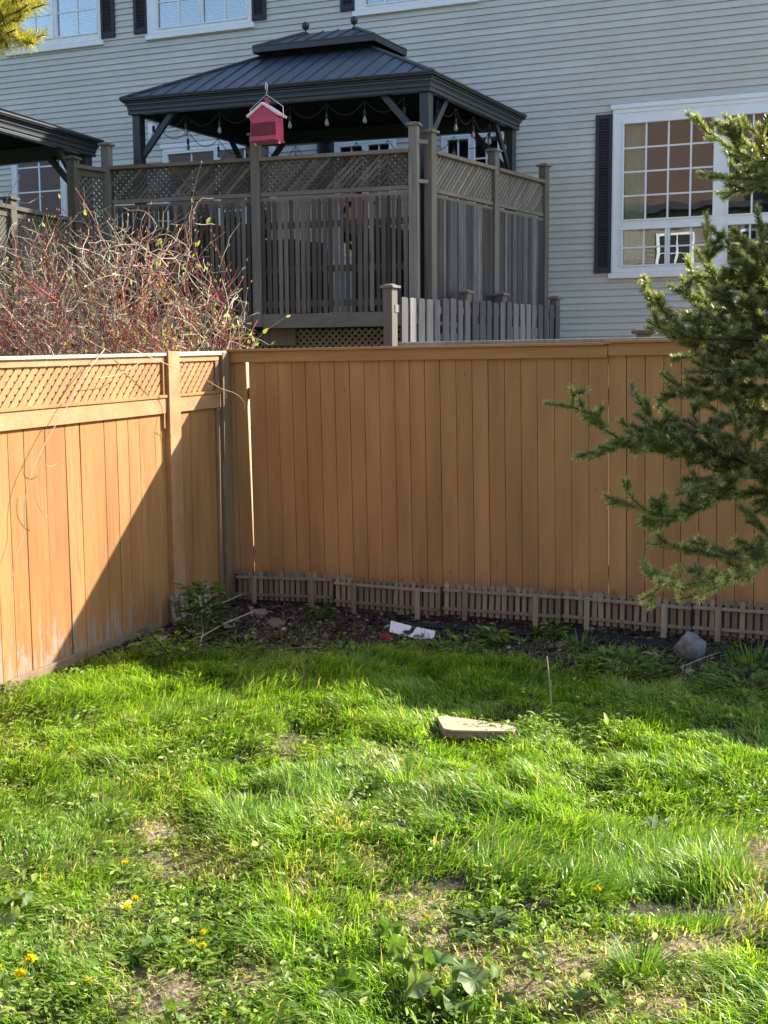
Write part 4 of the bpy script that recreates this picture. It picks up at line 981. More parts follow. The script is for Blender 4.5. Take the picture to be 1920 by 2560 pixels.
dead = rng.random(n) < .06+.75*dr; tn = np.where(dead, rng.uniform(.82, 1, n), tn)
V, T, tv = blades(P, h, wd, lean, bend, tn)
print('blades', n)
tag(npmesh('grass', V, T, tv, 'grass'), 'uneven bright green lawn grass with dry tan patches', 'grass', kind='stuff')

# low broad-leaved ground cover through the lawn
P = cand(195000); X, Y = P[:, 0], P[:, 1]; px, py, _ = proj(P)
c_ = fbm(X*2.3, Y*2.3, 91)+.25*(px < 700)*(py > 1800)+.15*(py > 2250)
c_ += .45*np.clip(1.3-np.sqrt(((px-1400)/230)**2+((py-1830)/55)**2), 0, 1)+.35*np.clip(1.3-np.sqrt(((px-1650)/260)**2+((py-1780)/60)**2), 0, 1)
ed_ = bedY(X)+.15
keep = (c_ > .56) & (rng.random(len(P)) < np.clip((c_-.56)*3.2, 0, .55)*np.clip(1-dryness(P)*.8, .1, 1)) & (Y < ed_)
keep |= (rng.random(len(P)) < .035)*(Y < ed_)
P = P[keep]; n = len(P); h = rng.uniform(.012, .055, n); P[:, 2] += h
an = rng.uniform(0, 2*np.pi, n); d = np.stack([np.cos(an), np.sin(an), rng.uniform(-.35, .55, n)], 1)
L = np.clip(rng.lognormal(-3.62, .36, n), 0, .055); V, T, tv = leaves(P, L, L*rng.uniform(.18, .5, n), d, nrm(rdir(n, .2, 1)+np.array([0, 0, .6])), np.clip(rng.normal(.5, .2, n), 0, 1), .18)
print('leaves', n)
tag(npmesh('lawn_weeds', V, T, tv, 'weed'), 'small broad leaved weeds growing through the lawn', 'ground cover', kind='stuff')

# ------------------------------------------------------------------ individual plants
def clump(px, py, name, label, nleaf, L0, L1, mt, cat='weed', spread=.05, hgt=.08, wr=.45, group=None, up=.4, tn=.5, stems=True, droop=.0):
    c = ground_px(px, py); t = thing(name, c, label, cat, group)
    n = nleaf; an = rng.uniform(0, 2*np.pi, n); rr = spread*np.sqrt(rng.random(n)); B = c+np.stack([rr*np.cos(an), rr*np.sin(an), rng.uniform(.1, 1, n)*hgt], 1)
    d = np.stack([np.cos(an), np.sin(an), up*rng.uniform(-.3, 1.5, n)-droop], 1); L = rng.uniform(L0, L1, n)
    V, T, tv = leaves(B, L, L*wr, d, nrm(np.stack([-np.cos(an)*.5, -np.sin(an)*.5, np.ones(n)], 1)), np.clip(rng.normal(tn, .18, n), 0, 1), .22)
    npmesh('leaf_cluster', V, T, tv, mt, t)
    if stems:
        m = MB()
        for i in range(min(n, 26)): m.tube([c+(B[i]-c)*np.array([.15, .15, 0]), c+(B[i]-c)*np.array([.6, .6, .7]), B[i]], .0018, 4)
        m.build('stems', 'stalk', t)
    return t
clump(505, 1598, 'tall_weed', 'tall dark green leafy weed growing in the left corner against the side fence', 260, .04, .10, 'weed', spread=.13, hgt=.38, wr=.45, tn=.12)
clump(415, 1650, 'leafy_weed', 'bushy green weed at the foot of the left fence near the leaning edging', 220, .03, .08, 'weed', spread=.2, hgt=.14, wr=.5, tn=.25)
clump(385, 1618, 'leafy_weed', 'small green sprig rising against the left fence kickboard', 22, .02, .05, 'weed', spread=.03, hgt=.12, tn=.3)
clump(800, 1545, 'leafy_weed', 'dark leafy weed growing at the joint of the first two edging sections', 80, .03, .08, 'weed', spread=.09, hgt=.09, tn=.2)
clump(1238, 1610, 'leafy_weed', 'green weed in the mulch right of the foam sheet', 80, .04, .09, 'weed', spread=.10, hgt=.09, tn=.3)
clump(1375, 1592, 'leafy_weed', 'round leaved weed on the black fabric below the middle edging section', 90, .03, .06, 'weed', spread=.11, hgt=.07, wr=.7, tn=.3)
clump(1448, 1625, 'grassy_weed', 'grassy green tuft growing through the black fabric', 120, .05, .14, 'grass', spread=.08, hgt=.03, wr=.06, up=2.2, tn=.3, stems=False)
clump(1560, 1690, 'leafy_weed', 'wide leafy green weed patch to the left of the grey rock', 260, .03, .08, 'weed', spread=.26, hgt=.11, wr=.5, tn=.3)
clump(1790, 1690, 'leafy_weed', 'low green weed just right of and below the grey rock', 40, .02, .05, 'weed', spread=.06, hgt=.06, tn=.3)
clump(1820, 1612, 'leafy_weed', 'pale leaved weed against the rightmost edging section', 30, .03, .07, 'weed', spread=.12, hgt=.05, tn=.45)
clump(1880, 1665, 'grassy_weed', 'tuft of tall thin grass at the right end of the fabric strip', 150, .06, .16, 'grass', spread=.14, hgt=.03, wr=.05, up=2.2, tn=.35, stems=False)
clump(1160, 1640, 'leafy_weed', 'sprawling pale leaved weed left of the thin stake', 90, .03, .08, 'weed', spread=.14, hgt=.08, tn=.4)
clump(600, 1640, 'leafy_weed', 'long leaved weed in front of the corner mulch', 120, .03, .10, 'weed', spread=.2, hgt=.08, wr=.3, tn=.25)
clump(1880, 1740, 'leafy_weed', 'mixed green weeds at the right edge below the mulch', 320, .03, .08, 'weed', spread=.32, hgt=.10, tn=.25)
clump(880, 1650, 'leafy_weed', 'broad leaved weed in the shaded grass below the foam sheet', 90, .03, .07, 'weed', spread=.12, hgt=.07, tn=.3)
clump(1020, 1960, 'grassy_weed', 'dense bright tuft of grass in the middle of the lawn', 260, .06, .13, 'grass', spread=.10, hgt=.03, wr=.045, up=1.8, tn=.5, stems=False)
clump(1600, 2445, 'grassy_weed', 'dark green grass tuft standing in the dry patch at lower right', 300, .05, .12, 'grass', spread=.055, hgt=.03, wr=.045, up=2.0, tn=.3, stems=False)
clump(1210, 2345, 'leafy_weed', 'dark broad leaved weed above the dry patch near the bottom centre', 46, .04, .085, 'bigleaf', spread=.08, hgt=.06, wr=.45, tn=.1, up=.2)
clump(1520, 1835, 'leafy_weed', 'single bright green pointed leaf sprout at the edge of the fence shade', 6, .04, .07, 'weed', spread=.01, hgt=.05, wr=.4, up=2.5, tn=.8)
clump(40, 1765, 'creeping_plant', 'yellowish green creeping leaves over the foot of the left fence', 420, .018, .042, 'ivy', cat='ground cover', spread=.34, hgt=.07, wr=.85, tn=.5)
clump(1640, 2105, 'dock_plant', 'weed with four long narrow leaves spread in the right of the lawn', 9, .10, .16, 'bigleaf', spread=.03, hgt=.03, wr=.24, up=.5, tn=.8)

def mallow(name, label, leafspec):
    """large round pleated leaves on stalks; leafspec: (px,py,height,radius,facing azimuth,tilt,tint)"""
    c = np.mean([ground_px(a_[0], a_[1]) for a_ in leafspec], axis=0); t = thing(name, c, label, 'plant', 'large leaved plants in the lawn')
    for (px, py, hh, r, az, tilt, tn) in leafspec:
        r *= .92; hh += .005
        g_ = ground_px(px, py+hh*900*.45); C = g_+np.array([0, 0, hh]); a_ = R_(az); tl = R_(tilt)
        n_ = np.array([math.cos(a_)*math.sin(tl), math.sin(a_)*math.sin(tl), math.cos(tl)]); u = nrm(np.cross(np.array([0, 0, 1.]), n_)) if tilt > 1 else np.array([1., 0, 0]); v = np.cross(n_, u)
        rings, K = 5, 42; vs = [C]; ph = random.random()*6
        for i in range(1, rings+1):
            for j in range(K):
                th = 2*math.pi*j/K; lobe = 1-.13*abs(math.sin(th*2.5+1.57))**3-.03*math.sin(th*9+ph)
                if abs(math.atan2(math.sin(th-1.57), math.cos(th-1.57))) < .28: lobe *= .55
                q = i/rings; rr = r*q*lobe; wv = r*(.10*q*math.cos(th*7+ph)*q+.34*q*q*math.sin(th*2+ph)-.22*q*q*math.cos(th-ph)+.16*q**3*math.sin(th*5+2*ph)+.04*q*math.cos(th*14))
                vs.append(C+u*rr*math.cos(th)+v*rr*math.sin(th)+n_*wv)
        T = [(0, 1+j, 1+(j+1) % K) for j in range(K)]
        for i in range(rings-1):
            for j in range(K):
                A, B, C2, D2 = 1+i*K+j, 1+i*K+(j+1) % K, 1+(i+1)*K+(j+1) % K, 1+(i+1)*K+j; T += [(A, D2, C2), (A, C2, B)]
        tv = [tn]+[min(1, tn+.1*(i/rings)+.25*(j % 6 == 0)) for i in range(1, rings+1) for j in range(K)]
        npmesh('leaf', np.array(vs), T, tv, 'bigleaf', t, smooth=True)
        m = MB(); m.tube([c+(g_-c)*.35, g_+np.array([0, 0, hh*.5]), C-n_*.003], [.0035, .003, .002], 6); m.build('leaf_stalk', 'stalk', t)
mallow('mallow_plant', 'large clump of broad pleated leaves at the bottom centre of the lawn', [(1040, 2490, .07, .060, 250, 40, .75), (1100, 2440, .09, .050, 200, 30, .3), (1160, 2450, .08, .045, 320, 35, .45), (1185, 2480, .07, .055, 290, 40, .85), (1110, 2500, .06, .045, 120, 55, .5), (1010, 2440, .08, .045, 100, 50, .2), (1060, 2430, .10, .045, 90, 60, .35), (1150, 2525, .04, .06, 270, 10, .3), (1230, 2440, .06, .04, 30, 45, .4)])
mallow('mallow_plant', 'upright pair of dark broad leaves above the bottom centre clump', [(975, 2350, .10, .052, 100, 70, .2), (985, 2385, .07, .05, 240, 65, .35), (948, 2360, .09, .028, 190, 60, .15)])
mallow('mallow_plant', 'dark broad leaf and a pale one lying left of the bottom centre clump', [(870, 2470, .06, .05, 110, 40, .15), (835, 2510, .04, .048, 260, 35, .9), (905, 2505, .03, .032, 300, 30, .8)])
mallow('mallow_plant', 'dark green broad leaves cut off by the left edge of the photo', [(20, 2270, .07, .062, 100, 45, .2), (60, 2260, .06, .04, 40, 50, .35), (25, 2300, .04, .05, 250, 30, .85)])
mallow('mallow_plant', 'low dark broad leaves beside the trio of dandelions', [(385, 2375, .05, .042, 100, 35, .15), (425, 2372, .045, .034, 30, 40, .3), (372, 2400, .03, .04, 230, 25, .8)])
mallow('mallow_plant', 'single upright broad leaf near the lower left dry patch', [(348, 2530, .05, .034, 200, 60, .4), (440, 2550, .05, .04, 60, 50, .25)])
mallow('mallow_plant', 'pale round leaf at the edge of the lower right dry patch', [(1358, 2402, .03, .026, 230, 25, 1.0), (1335, 2450, .04, .03, 100, 40, .3)])
mallow('mallow_plant', 'small dark folded leaves at the lower right of the lawn', [(1490, 2490, .04, .035, 60, 40, .2), (1452, 2505, .035, .035, 240, 30, .5), (1830, 2478, .04, .03, 120, 45, .4)])

def dandelion(px, py, r, hh, label, tilt=30):
    g_ = ground_px(px, py+hh*520); r *= 1.2; t = thing('dandelion', g_, label, 'dandelion', 'dandelions in the lawn'); C = g_+np.array([random.uniform(-.01, .01), 0, hh]); tl = R_(tilt)
    az = random.uniform(3.6, 5.6); n_ = nrm(np.array([math.cos(az)*math.sin(tl), math.sin(az)*math.sin(tl), math.cos(tl)])); k = 70
    d = rdir(k, 0, 1); d = nrm(d+n_*.9); d = np.where((d@n_)[:, None] < 0, -d, d); B = C+d*r*.12
    V, T, tv = leaves(B, np.full(k, r)*rng.uniform(.7, 1.05, k), np.full(k, r*.28), d, nrm(n_+rdir(k)*.3), rng.random(k), .05); npmesh('flower_head', V, T, tv, 'petal', t)
    m = MB(); m.tube([g_, (g_+C)/2+np.array([.004, 0, 0]), C], .0022, 6); m.build('stem', 'stalk', t)
    k = 7; an = rng.uniform(0, 6.28, k); d = np.stack([np.cos(an), np.sin(an), rng.uniform(.1, .6, k)], 1)
    V, T, tv = leaves(np.repeat(g_[None], k, 0)+np.array([0, 0, .01]), rng.uniform(.05, .09, k), np.full(k, .016), d, np.tile([0, 0, 1.], (k, 1)), rng.uniform(.3, .6, k), .2); npmesh('leaf_rosette', V, T, tv, 'weed', t)
for a_ in [(182, 1872, .015, .06, 'dandelion by itself in the upper left lawn, the brighter of two', 30), (115, 1875, .012, .05, 'small dull dandelion at upper left of the lawn', 40), (315, 2168, .015, .05, 'lone dandelion in the left middle of the lawn', 20),
           (325, 2283, .017, .05, 'left flower of the touching dandelion pair in the lower left lawn', 40), (346, 2266, .018, .06, 'right flower of the touching dandelion pair in the lower left lawn', 30), (488, 2374, .016, .05, 'left flower of the dandelion trio beside dark broad leaves', 30),
           (506, 2378, .015, .045, 'lowest flower of the dandelion trio beside dark broad leaves', 50), (514, 2351, .017, .06, 'topmost flower of the dandelion trio beside dark broad leaves', 30), (4, 2447, .022, .06, 'dandelion half cut off by the left photo edge', 30),
           (62, 2462, .024, .06, 'large round dandelion near the bottom left corner', 25), (85, 2424, .021, .08, 'tall dandelion above the large one in the bottom left corner', 65), (231, 2470, .015, .04, 'small dandelion alone near the bottom left dry patch', 30),
           (1497, 2240, .015, .06, 'dandelion at the dark hollow in the right lawn', 30), (1506, 1912, .010, .05, 'tiny dandelion in the upper right lawn', 30), (1072, 2302, .011, .03, 'orange withering dandelion by the central dry patch', 30), (556, 2545, .010, .03, 'tiny closed dandelion at the bottom edge of the lawn', 30)]: dandelion(*a_)

# ------------------------------------------------------------------ shrubs behind the left fence
def wander(p, d, L, n, wob, grav=0.):
    pts = [p]; d = nrm(np.asarray(d, float))
    for _ in range(n):
        d = nrm(d+np.array([random.gauss(0, wob), random.gauss(0, wob), random.gauss(0, wob)+grav])); pts.append(pts[-1]+d*L/n)
    return pts
def shrub(name, cx, cy, rad, zt, ns, label, red=.8, tg=.35, leafy=.3, lean=(0, 0), cat='shrub'):
    zb = float(gz(cx, cy)); t = thing(name, (cx, cy, zb), label, cat, 'twiggy shrubs behind the left fence'); rm_ = MB(); pm = MB(); tips = []
    for i in range(ns):
        a_ = random.uniform(0, 6.28); rr = rad*math.sqrt(random.random())*.8; p = np.array([cx+rr*math.cos(a_), cy+rr*math.sin(a_)*.7, zb-.05])
        H = (zt-zb)*random.uniform(.5, 1.0); d = np.array([math.cos(a_)*rr*.4+lean[0]+random.gauss(0, .13), math.sin(a_)*.15+lean[1]+random.gauss(0, .1), 1.])
        isr = random.random() < red; M_ = rm_ if isr else pm
        pts = wander(p, d, H*1.05, 12, .085 if isr else .2)
        lim = 650 if name == 'dogwood_shrub' else 720
        if max(proj(np.array(pts))[0]) > lim: continue; r0 = random.uniform(.005, .0085); M_.tube(pts, [r0*(1-.6*i_/12) for i_ in range(13)], 4)
        for _ in range(random.randint(4, 9)):
            k_ = random.randint(3, 11); q = pts[k_]; dd = nrm(pts[min(k_+1, 12)]-pts[k_-1])+np.array([random.gauss(0, .55), random.gauss(0, .55), random.gauss(.1, .3)])
            s_ = wander(q, dd, random.uniform(.2, .75), 6, .16 if isr else .28)
            if max(proj(np.array(s_))[0]) > lim: continue
            (M_ if random.random() < .6 else pm).tube(s_, [.0042*(1-.5*i_/6) for i_ in range(7)], 3, cap=False)
            tips += [(s_[-1], nrm(s_[-1]-s_[-2])), (s_[-3], nrm(s_[-1]-s_[-2])), (s_[3], nrm(s_[4]-s_[3]))]
            if random.random() < .6:
                s2 = wander(s_[3], nrm(s_[4]-s_[3])+np.array([random.gauss(0, .6), random.gauss(0, .6), random.gauss(0, .4)]), random.uniform(.12, .35), 4, .25); pm.tube(s2, .003, 3, cap=False); tips.append((s2[-1], nrm(s2[-1]-s2[-2])))
        tips.append((pts[-1], nrm(pts[-1]-pts[-2])))
    if rm_.v: rm_.build('red_stems', 'redtwig', t)
    if pm.v: pm.build('pale_twigs', 'paletwig', t)
    B = np.array([q[0] for q in tips]); d = np.array([q[1] for q in tips]); k = rng.random(len(B)) < .9; B = B[k]; d = d[k]; n = len(B)
    lf_ = rng.random(n) < leafy; L = np.where(lf_, rng.uniform(.035, .07, n), rng.uniform(.015, .035, n))
    V, T, tv = leaves(B, L, L*.45, d+rdir(n)*.35, rdir(n), np.where(lf_, rng.uniform(.75, 1, n), rng.uniform(0, .5, n)), .2); npmesh('buds', V, T, tv, 'bud', t)
def atd(px, Y): p = onY(px, 800, Y); return float(p[0]), Y
S = [(40, 9.3, .6, 3.3, 110, 'red stemmed leafless shrub at the far left behind the side fence', .65, .03), (290, 9.9, .65, 3.15, 130, 'red stemmed shrub in front of the olive screen and left deck post', .8, .04),
     (400, 9.5, .62, 3.15, 150, 'tallest densest red stemmed shrub in front of the deck screen, left of its middle post', .85, .12), (490, 9.6, .4, 2.5, 60, 'low arching red twigs at the right end of the shrub row', .75, .2), (170, 9.2, .6, 3.2, 110, 'tangled pale and red twigged shrub between the left edge and the olive screen', .5, .04)]
for px, Y, r_, z_, ns_, lb, rd, lf__ in S:
    x, y = atd(px, Y); shrub('dogwood_shrub', x, y, r_, z_, ns_, lb, rd, leafy=lf__)
x, y = atd(520, 9.3); shrub('budding_shrub', x, y, .40, 2.75, 30, 'shrub with fresh yellow green leaves reaching toward the middle deck post', .3, leafy=.95, lean=(.08, 0))
# pale dead vine heaped over the shrubs
vt = thing('tangled_vine', (*atd(230, 9.0), .3), 'pale leafless vine sprawling in arcs over the red stemmed shrubs', 'vine')
m = MB(); tips = []
for i in range(85):
    px = random.uniform(-150, 540); py = random.uniform(560, 880)+max(0, px-300)*.25; p = onY(px, py, random.uniform(8.5, 9.9))
    p[2] = min(p[2], 2.75)
    pts = wander(p, (random.gauss(0, .8), random.gauss(0, .35), random.uniform(-.2, 1.1)), random.uniform(.4, 1.1), 12, .24, -.035)
    pts = [np.array([q[0], max(q[1], 8.25), q[2]]) for q in pts]
    if max(proj(np.array(pts))[0]) > 640: continue
    m.tube(pts, [.0058*(1-.5*k_/12) for k_ in range(13)], 4)
    for _ in range(3):
        k_ = random.randint(2, 11); s_ = wander(pts[k_], (random.gauss(0, 1), random.gauss(0, .5), random.gauss(.3, .6)), random.uniform(.12, .4), 5, .3); s_ = [np.array([q[0], max(q[1], 8.22), q[2]]) for q in s_]; m.tube(s_, .0032, 3, cap=False)
m.build('vine_stems', 'paletwig', vt)
def vine(pp, label, r=.0035, X=FX+.05, br=()):
    t = thing('dry_vine', onX(*pp[0][:2], X), label, 'vine', 'dry vines hanging on the left fence'); 
    def sm(pp):
        P_ = [onX(x, y, X+o_) for x, y, o_ in pp]; out = []
        for i in range(len(P_)-1):
            a_, b_, c_, d_ = P_[max(i-1, 0)], P_[i], P_[i+1], P_[min(i+2, len(P_)-1)]
            for k_ in range(6):
                s = k_/6; out.append(.5*((2*b_)+(c_-a_)*s+(2*a_-5*b_+4*c_-d_)*s*s+(3*b_-a_-3*c_+d_)*s**3))
        return out+[P_[-1]]
    m = MB(); q = sm(pp); m.tube(q, [r*(1-.5*i/len(q)) for i in range(len(q))], 5); m.build('main_stem', 'paletwig', t)
    for b_ in br: m = MB(); q = sm(b_); m.tube(q, r*.6, 5); m.build('side_stem', 'paletwig', t)
vine([(262, 872, .0), (215, 935, .02), (165, 1020, .03), (112, 1110, .02), (76, 1190, .02), (62, 1260, .02), (60, 1330, .02), (38, 1400, .02), (28, 1480, .01)], 'long thin dry vine drooping down the sunny left fence boards', br=[[(100, 1135, .02), (108, 1155, .03), (125, 1166, .03), (142, 1158, .03)], [(86, 1215, .02), (92, 1255, .03), (108, 1285, .03), (122, 1294, .03)]])
vine([(330, 872, .05), (420, 912, .1), (505, 945, .18), (550, 970, .28), (590, 985, .36), (610, 1005, .4), (611, 1024, .4)], 'pale curved dry vine arching from the lattice past the corner post', br=[[(360, 900, .1), (300, 935, .05), (240, 945, .04)], [(550, 970, .28), (562, 980, .28), (566, 996, .28)]])

# ------------------------------------------------------------------ spruce at right, pine tip at upper left
def conifer(name, base, top, label, branches, mt, twr, nl, dens, fill=None, droop=0., needle_w=.0016):
    base = np.asarray(base, float); t = thing(name, base, label, 'tree'); m = MB()
    m.tube([base, base*(.5)+np.asarray(top)*.5, top], [.11, .08, .02], 10); m.build('trunk', 'barkm', t)
    wood_ = MB(); NP = []; ND = []; NL_ = []; NT = []
    sun_random_tint = [0.]
    def shoot(pts, r, a_=1.):
        wood_.tube(pts, [r*(1-.6*i/len(pts)) for i in range(len(pts))], 4, cap=False)
        P_ = np.array(pts); seg = np.linalg.norm(np.diff(P_, axis=0), axis=1); L = seg.sum(); k = int(L*dens*a_); cum = np.concatenate([[0], np.cumsum(seg)])
        s = rng.random(k)*L; i = np.clip(np.searchsorted(cum, s)-1, 0, len(seg)-1); f_ = (s-cum[i])/seg[i]; B = P_[i]+(P_[i+1]-P_[i])*f_[:, None]; dd = nrm(P_[i+1]-P_[i])
        rad = rdir(k); rad = nrm(rad-dd*np.sum(rad*dd, 1)[:, None]+np.array([0, 0, .25])); NP.append(B); ND.append(nrm(dd*rng.uniform(.5, .9, k)[:, None]+rad)); NL_.append(nl*rng.uniform(.7, 1.15, k)); tipness = np.clip((s/L-.75)*4, 0, 1)
        NT.append(np.clip(rng.normal(.42, .17, k)+.3*tipness+sun_random_tint[0], 0, 1))
    for spec in branches:
        pts = [np.asarray(p, float) for p in spec[0]]; w0 = spec[1]; sun_random_tint[0] = .28 if pts[0][2] < 1.12 else random.uniform(-.06, .08)    # tip first, base last; low boughs tinted paler as if sunlit
        P_ = []
        for i in range(len(pts)-1):
            n_ = max(2, int(np.linalg.norm(pts[i+1]-pts[i])/.032))
            P_ += [pts[i]+(pts[i+1]-pts[i])*k/n_+np.array([random.gauss(0, .003), random.gauss(0, .003), random.gauss(0, .003)]) for k in range(n_)]
        P_.append(pts[-1]); P_ = P_[::-1]; nT = len(P_)
        k0 = 0
        shoot(P_, .006, 1.)
        L = sum(np.linalg.norm(P_[i+1]-P_[i]) for i in range(nT-1)); side = 1; i = 1
        while i < nT-1:
            dd = nrm(P_[min(i+1, nT-1)]-P_[i-1]); rem = (nT-1-i)/nT
            s_ = nrm(np.cross(dd, np.array([0, 0, 1.])))*side; L1 = min(w0*1.08, .07+rem*L*.5)*random.uniform(.6, 1.15)
            d1 = nrm(dd*.75+s_*random.uniform(.55, .95)+np.array([0, 0, random.gauss(.08, .3)-droop]))
            q = wander(P_[i], d1, L1, 5, .09, .03); shoot(q, .003)
            if L1 > .12:
                for k_ in (1, 2, 3, 4):
                    for s2 in (-1, 1):
                        if random.random() < .75:
                            d2 = nrm(d1*.8+nrm(np.cross(d1, np.array([0, 0, 1.])))*s2*.75+np.array([0, 0, random.gauss(.05, .3)])); shoot(wander(q[k_], d2, L1*.4*random.uniform(.5, 1), 3, .08), .002)
            side = -side; i += random.choice((1, 1, 2))
    wood_.build('branches', 'barkm', t)
    P_ = np.concatenate(NP); d = np.concatenate(ND); L = np.concatenate(NL_); T_ = np.concatenate(NT); n = len(P_); print(name, 'needles', n)
    s_ = nrm(np.cross(d, rdir(n))); w_ = needle_w
    V = np.stack([P_-s_*w_/2, P_+s_*w_/2, P_+d*L[:, None]*.6+s_*w_*.45, P_+d*L[:, None]*.6-s_*w_*.45, P_+d*L[:, None]], 1).reshape(-1, 3); b = (np.arange(n)*5)[:, None, None]
    T = (np.array([[0, 1, 2], [0, 2, 3], [3, 2, 4]])[None]+b).reshape(-1, 3)
    npmesh('needles', V, T, np.repeat(T_, 5), mt, t)
def br(spec): return [dep(x, y, d_) for x, y, d_ in spec]
TB = dep(3100, 1400, 3.6); TBX, TBY = TB[0], TB[1]; TZ = float(gz(TBX, TBY))
B_ = [([(1428, 968, 3.75), (1440, 1015, 3.77), (1490, 1055, 3.8), (1560, 1110, 3.82), (1650, 1130, 3.84), (1760, 1140, 3.86), (1900, 1150, 3.88), (3100, 1190, 3.6)], .16),
      ([(1590, 980, 3.7), (1622, 1040, 3.72), (1660, 1105, 3.75), (1740, 1150, 3.78), (1850, 1180, 3.8), (3100, 1230, 3.6)], .14),
      ([(1560, 1200, 3.65), (1580, 1250, 3.67), (1630, 1290, 3.7), (1720, 1290, 3.75), (1810, 1240, 3.8), (1950, 1230, 3.85), (3100, 1260, 3.6)], .15),
      ([(1655, 935, 3.9), (1700, 965, 3.92), (1790, 990, 3.95), (1880, 980, 3.97), (2000, 980, 3.98), (3100, 1000, 3.6)], .18),
      ([(1605, 705, 4.0), (1625, 745, 4.0), (1660, 790, 4.0), (1710, 840, 4.0), (1780, 880, 3.98), (1880, 900, 3.95), (3100, 940, 3.6)], .17),
      ([(1618, 800, 3.8), (1680, 835, 3.82), (1760, 850, 3.84), (1870, 850, 3.86), (3100, 900, 3.6)], .18),
      ([(1765, 530, 3.85), (1768, 590, 3.86), (1775, 660, 3.87), (1800, 740, 3.88), (1850, 800, 3.9), (1950, 850, 3.9), (3100, 880, 3.6)], .16),
      ([(1715, 720, 3.9), (1740, 690, 3.9), (1800, 700, 3.9), (1880, 740, 3.9), (2000, 770, 3.9), (3100, 820, 3.6)], .15),
      ([(1812, 600, 3.8), (1840, 660, 3.82), (1880, 720, 3.85), (1960, 780, 3.88), (3100, 850, 3.6)], .17),
      ([(1890, 610, 3.9), (1885, 680, 3.9), (1920, 760, 3.9), (3100, 830, 3.6)], .16),
      ([(1738, 292, 3.95), (1770, 330, 3.95), (1820, 365, 3.93), (1880, 400, 3.92), (1960, 440, 3.9), (3100, 500, 3.6)], .12),
      ([(1770, 443, 3.75), (1830, 445, 3.78), (1900, 450, 3.82), (3100, 500, 3.6)], .10),
      ([(1805, 500, 3.95), (1840, 475, 3.95), (1890, 470, 3.93), (3100, 520, 3.6)], .11),
      ([(1825, 300, 3.85), (1850, 340, 3.86), (1900, 400, 3.88), (3100, 470, 3.6)], .13),
      ([(1900, 310, 3.8), (1910, 360, 3.82), (1960, 420, 3.85), (3100, 470, 3.6)], .13),
      ([(1830, 1020, 3.6), (1840, 1080, 3.65), (1880, 1150, 3.7), (1960, 1200, 3.8), (3100, 1280, 3.6)], .16),
      ([(1920, 1040, 4.1), (1930, 1120, 4.05), (1980, 1200, 4.0), (3100, 1260, 3.6)], .14),
      ([(1600, 1500, 3.45), (1660, 1465, 3.47), (1740, 1455, 3.5), (1830, 1440, 3.6), (1900, 1400, 3.7), (2020, 1370, 3.8), (3100, 1360, 3.6)], .11),
      ([(1612, 1410, 3.5), (1640, 1450, 3.5), (1700, 1465, 3.52), (1800, 1452, 3.6), (1900, 1420, 3.7)], .05),
      ([(1630, 1357, 3.6), (1700, 1370, 3.6), (1780, 1390, 3.62), (1850, 1380, 3.68), (1950, 1350, 3.75), (3100, 1330, 3.6)], .10),
      ([(1745, 1345, 3.5), (1790, 1375, 3.52), (1860, 1390, 3.6), (1950, 1370, 3.7)], .07),
      ([(1740, 1500, 3.4), (1780, 1470, 3.45), (1850, 1440, 3.5), (1930, 1400, 3.6), (2100, 1380, 3.8)], .11),
      ([(1560, 1075, 3.72), (1600, 1090, 3.75), (1680, 1100, 3.8), (1800, 1060, 3.85), (2000, 1020, 3.9), (3100, 1050, 3.6)], .15),
      ([(1730, 1010, 3.7), (1750, 1070, 3.74), (1800, 1130, 3.78), (1900, 1170, 3.85), (3100, 1230, 3.6)], .15),
      ([(1690, 1240, 3.6), (1740, 1220, 3.62), (1830, 1190, 3.7), (1960, 1170, 3.8), (3100, 1240, 3.6)], .15),
      ([(1850, 640, 4.05), (1870, 720, 4.05), (1910, 820, 4.0), (2000, 900, 4.0), (3100, 960, 3.6)], .17),
      ([(1700, 780, 4.1), (1760, 800, 4.1), (1850, 830, 4.05), (1960, 860, 4.0), (3100, 920, 3.6)], .18),
      ([(1730, 900, 3.75), (1790, 930, 3.78), (1870, 930, 3.8), (1980, 930, 3.85), (3100, 980, 3.6)], .17),
      ([(1780, 960, 4.1), (1850, 1010, 4.1), (1930, 1060, 4.05), (3100, 1120, 3.6)], .17),
      ([(1720, 640, 4.1), (1735, 700, 4.1), (1780, 780, 4.05), (1880, 850, 4.0), (3100, 930, 3.6)], .15),
      ([(1905, 560, 3.7), (1900, 640, 3.75), (1940, 740, 3.8), (3100, 860, 3.6)], .15),
      ([(1870, 1300, 3.7), (1910, 1330, 3.7), (1960, 1370, 3.7), (3100, 1400, 3.6)], .12)]
specs = [(br(a_), w_) for a_, w_ in B_]
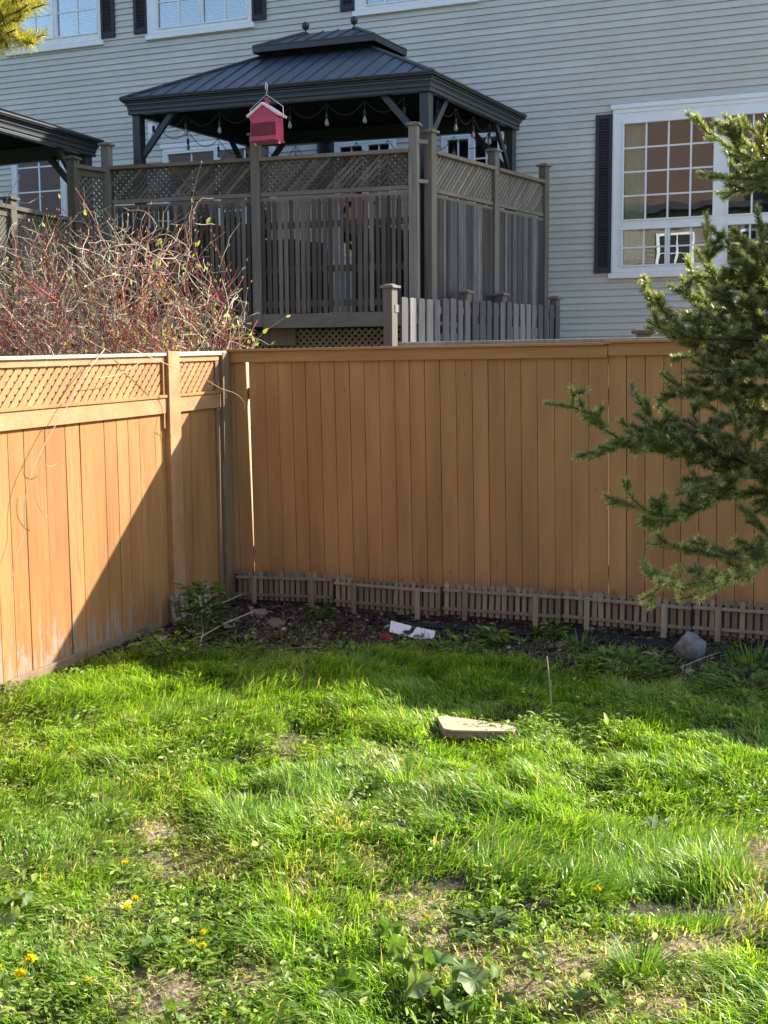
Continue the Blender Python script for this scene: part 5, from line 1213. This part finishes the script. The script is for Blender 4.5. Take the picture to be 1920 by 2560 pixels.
# the rest of the tree, out of the frame to the right and behind
for i in range(46):
    z = random.uniform(1.8, 6.2); az = random.uniform(-1.6, -.2); L = 1.25*(1-z/7.5)+.15
    if z < 3.9 and az < -1.4: continue
    p0 = np.array([TBX, TBY, z]); d = np.array([math.cos(az), math.sin(az), -.05]); specs.append(([p0+d*L+np.array([0, 0, .12]), p0+d*L*.6+np.array([0, 0, -.05]), p0], .14))
conifer('spruce_tree', (TBX, TBY, TZ), (TBX+.03, TBY, 7.2), 'dark green spruce reaching in from the right edge in front of the fence', specs, 'needle', 0, .0215, 2900, needle_w=.0020)
PB_ = dep(-420, 700, 3.4); pz = float(gz(PB_[0], PB_[1]))
pb = [([(55, 40, 3.1), (30, 55, 3.12), (-20, 70, 3.2), (-420, 230, 3.4)], .10), ([(70, 15, 3.05), (35, 30, 3.1), (-30, 60, 3.2), (-420, 220, 3.4)], .10), ([(20, 120, 3.2), (0, 95, 3.2), (-60, 90, 3.25), (-420, 240, 3.4)], .08), ([(10, 60, 3.2), (-20, 40, 3.2), (-420, 200, 3.4)], .1), ([(22, 10, 3.2), (30, 60, 3.2), (10, 100, 3.2), (-60, 120, 3.25), (-200, 160, 3.3), (-420, 250, 3.4)], .10), ([(62, -10, 3.15), (20, 20, 3.2), (-60, 60, 3.25), (-420, 200, 3.4)], .12), ([(40, 75, 3.1), (0, 80, 3.15), (-80, 90, 3.2), (-420, 220, 3.4)], .08), ([(-8, 118, 3.2), (-50, 110, 3.2), (-420, 240, 3.4)], .08)]
specs = [(br(a_), w_) for a_, w_ in pb]
for i in range(14):
    z = random.uniform(3.3, 5.5); az = random.uniform(1.8, 4.4); p0 = np.array([PB_[0], PB_[1], z]); d = np.array([math.cos(az), math.sin(az), .1]); specs.append(([p0+d*.9+np.array([0, 0, .2]), p0+d*.5, p0], .12))
conifer('pine_tree', (PB_[0], PB_[1], pz), (PB_[0], PB_[1], 6.0), 'yellow green pine branch tip poking in at the upper left corner', specs, 'pine', 0, .034, 1100, needle_w=.0016)
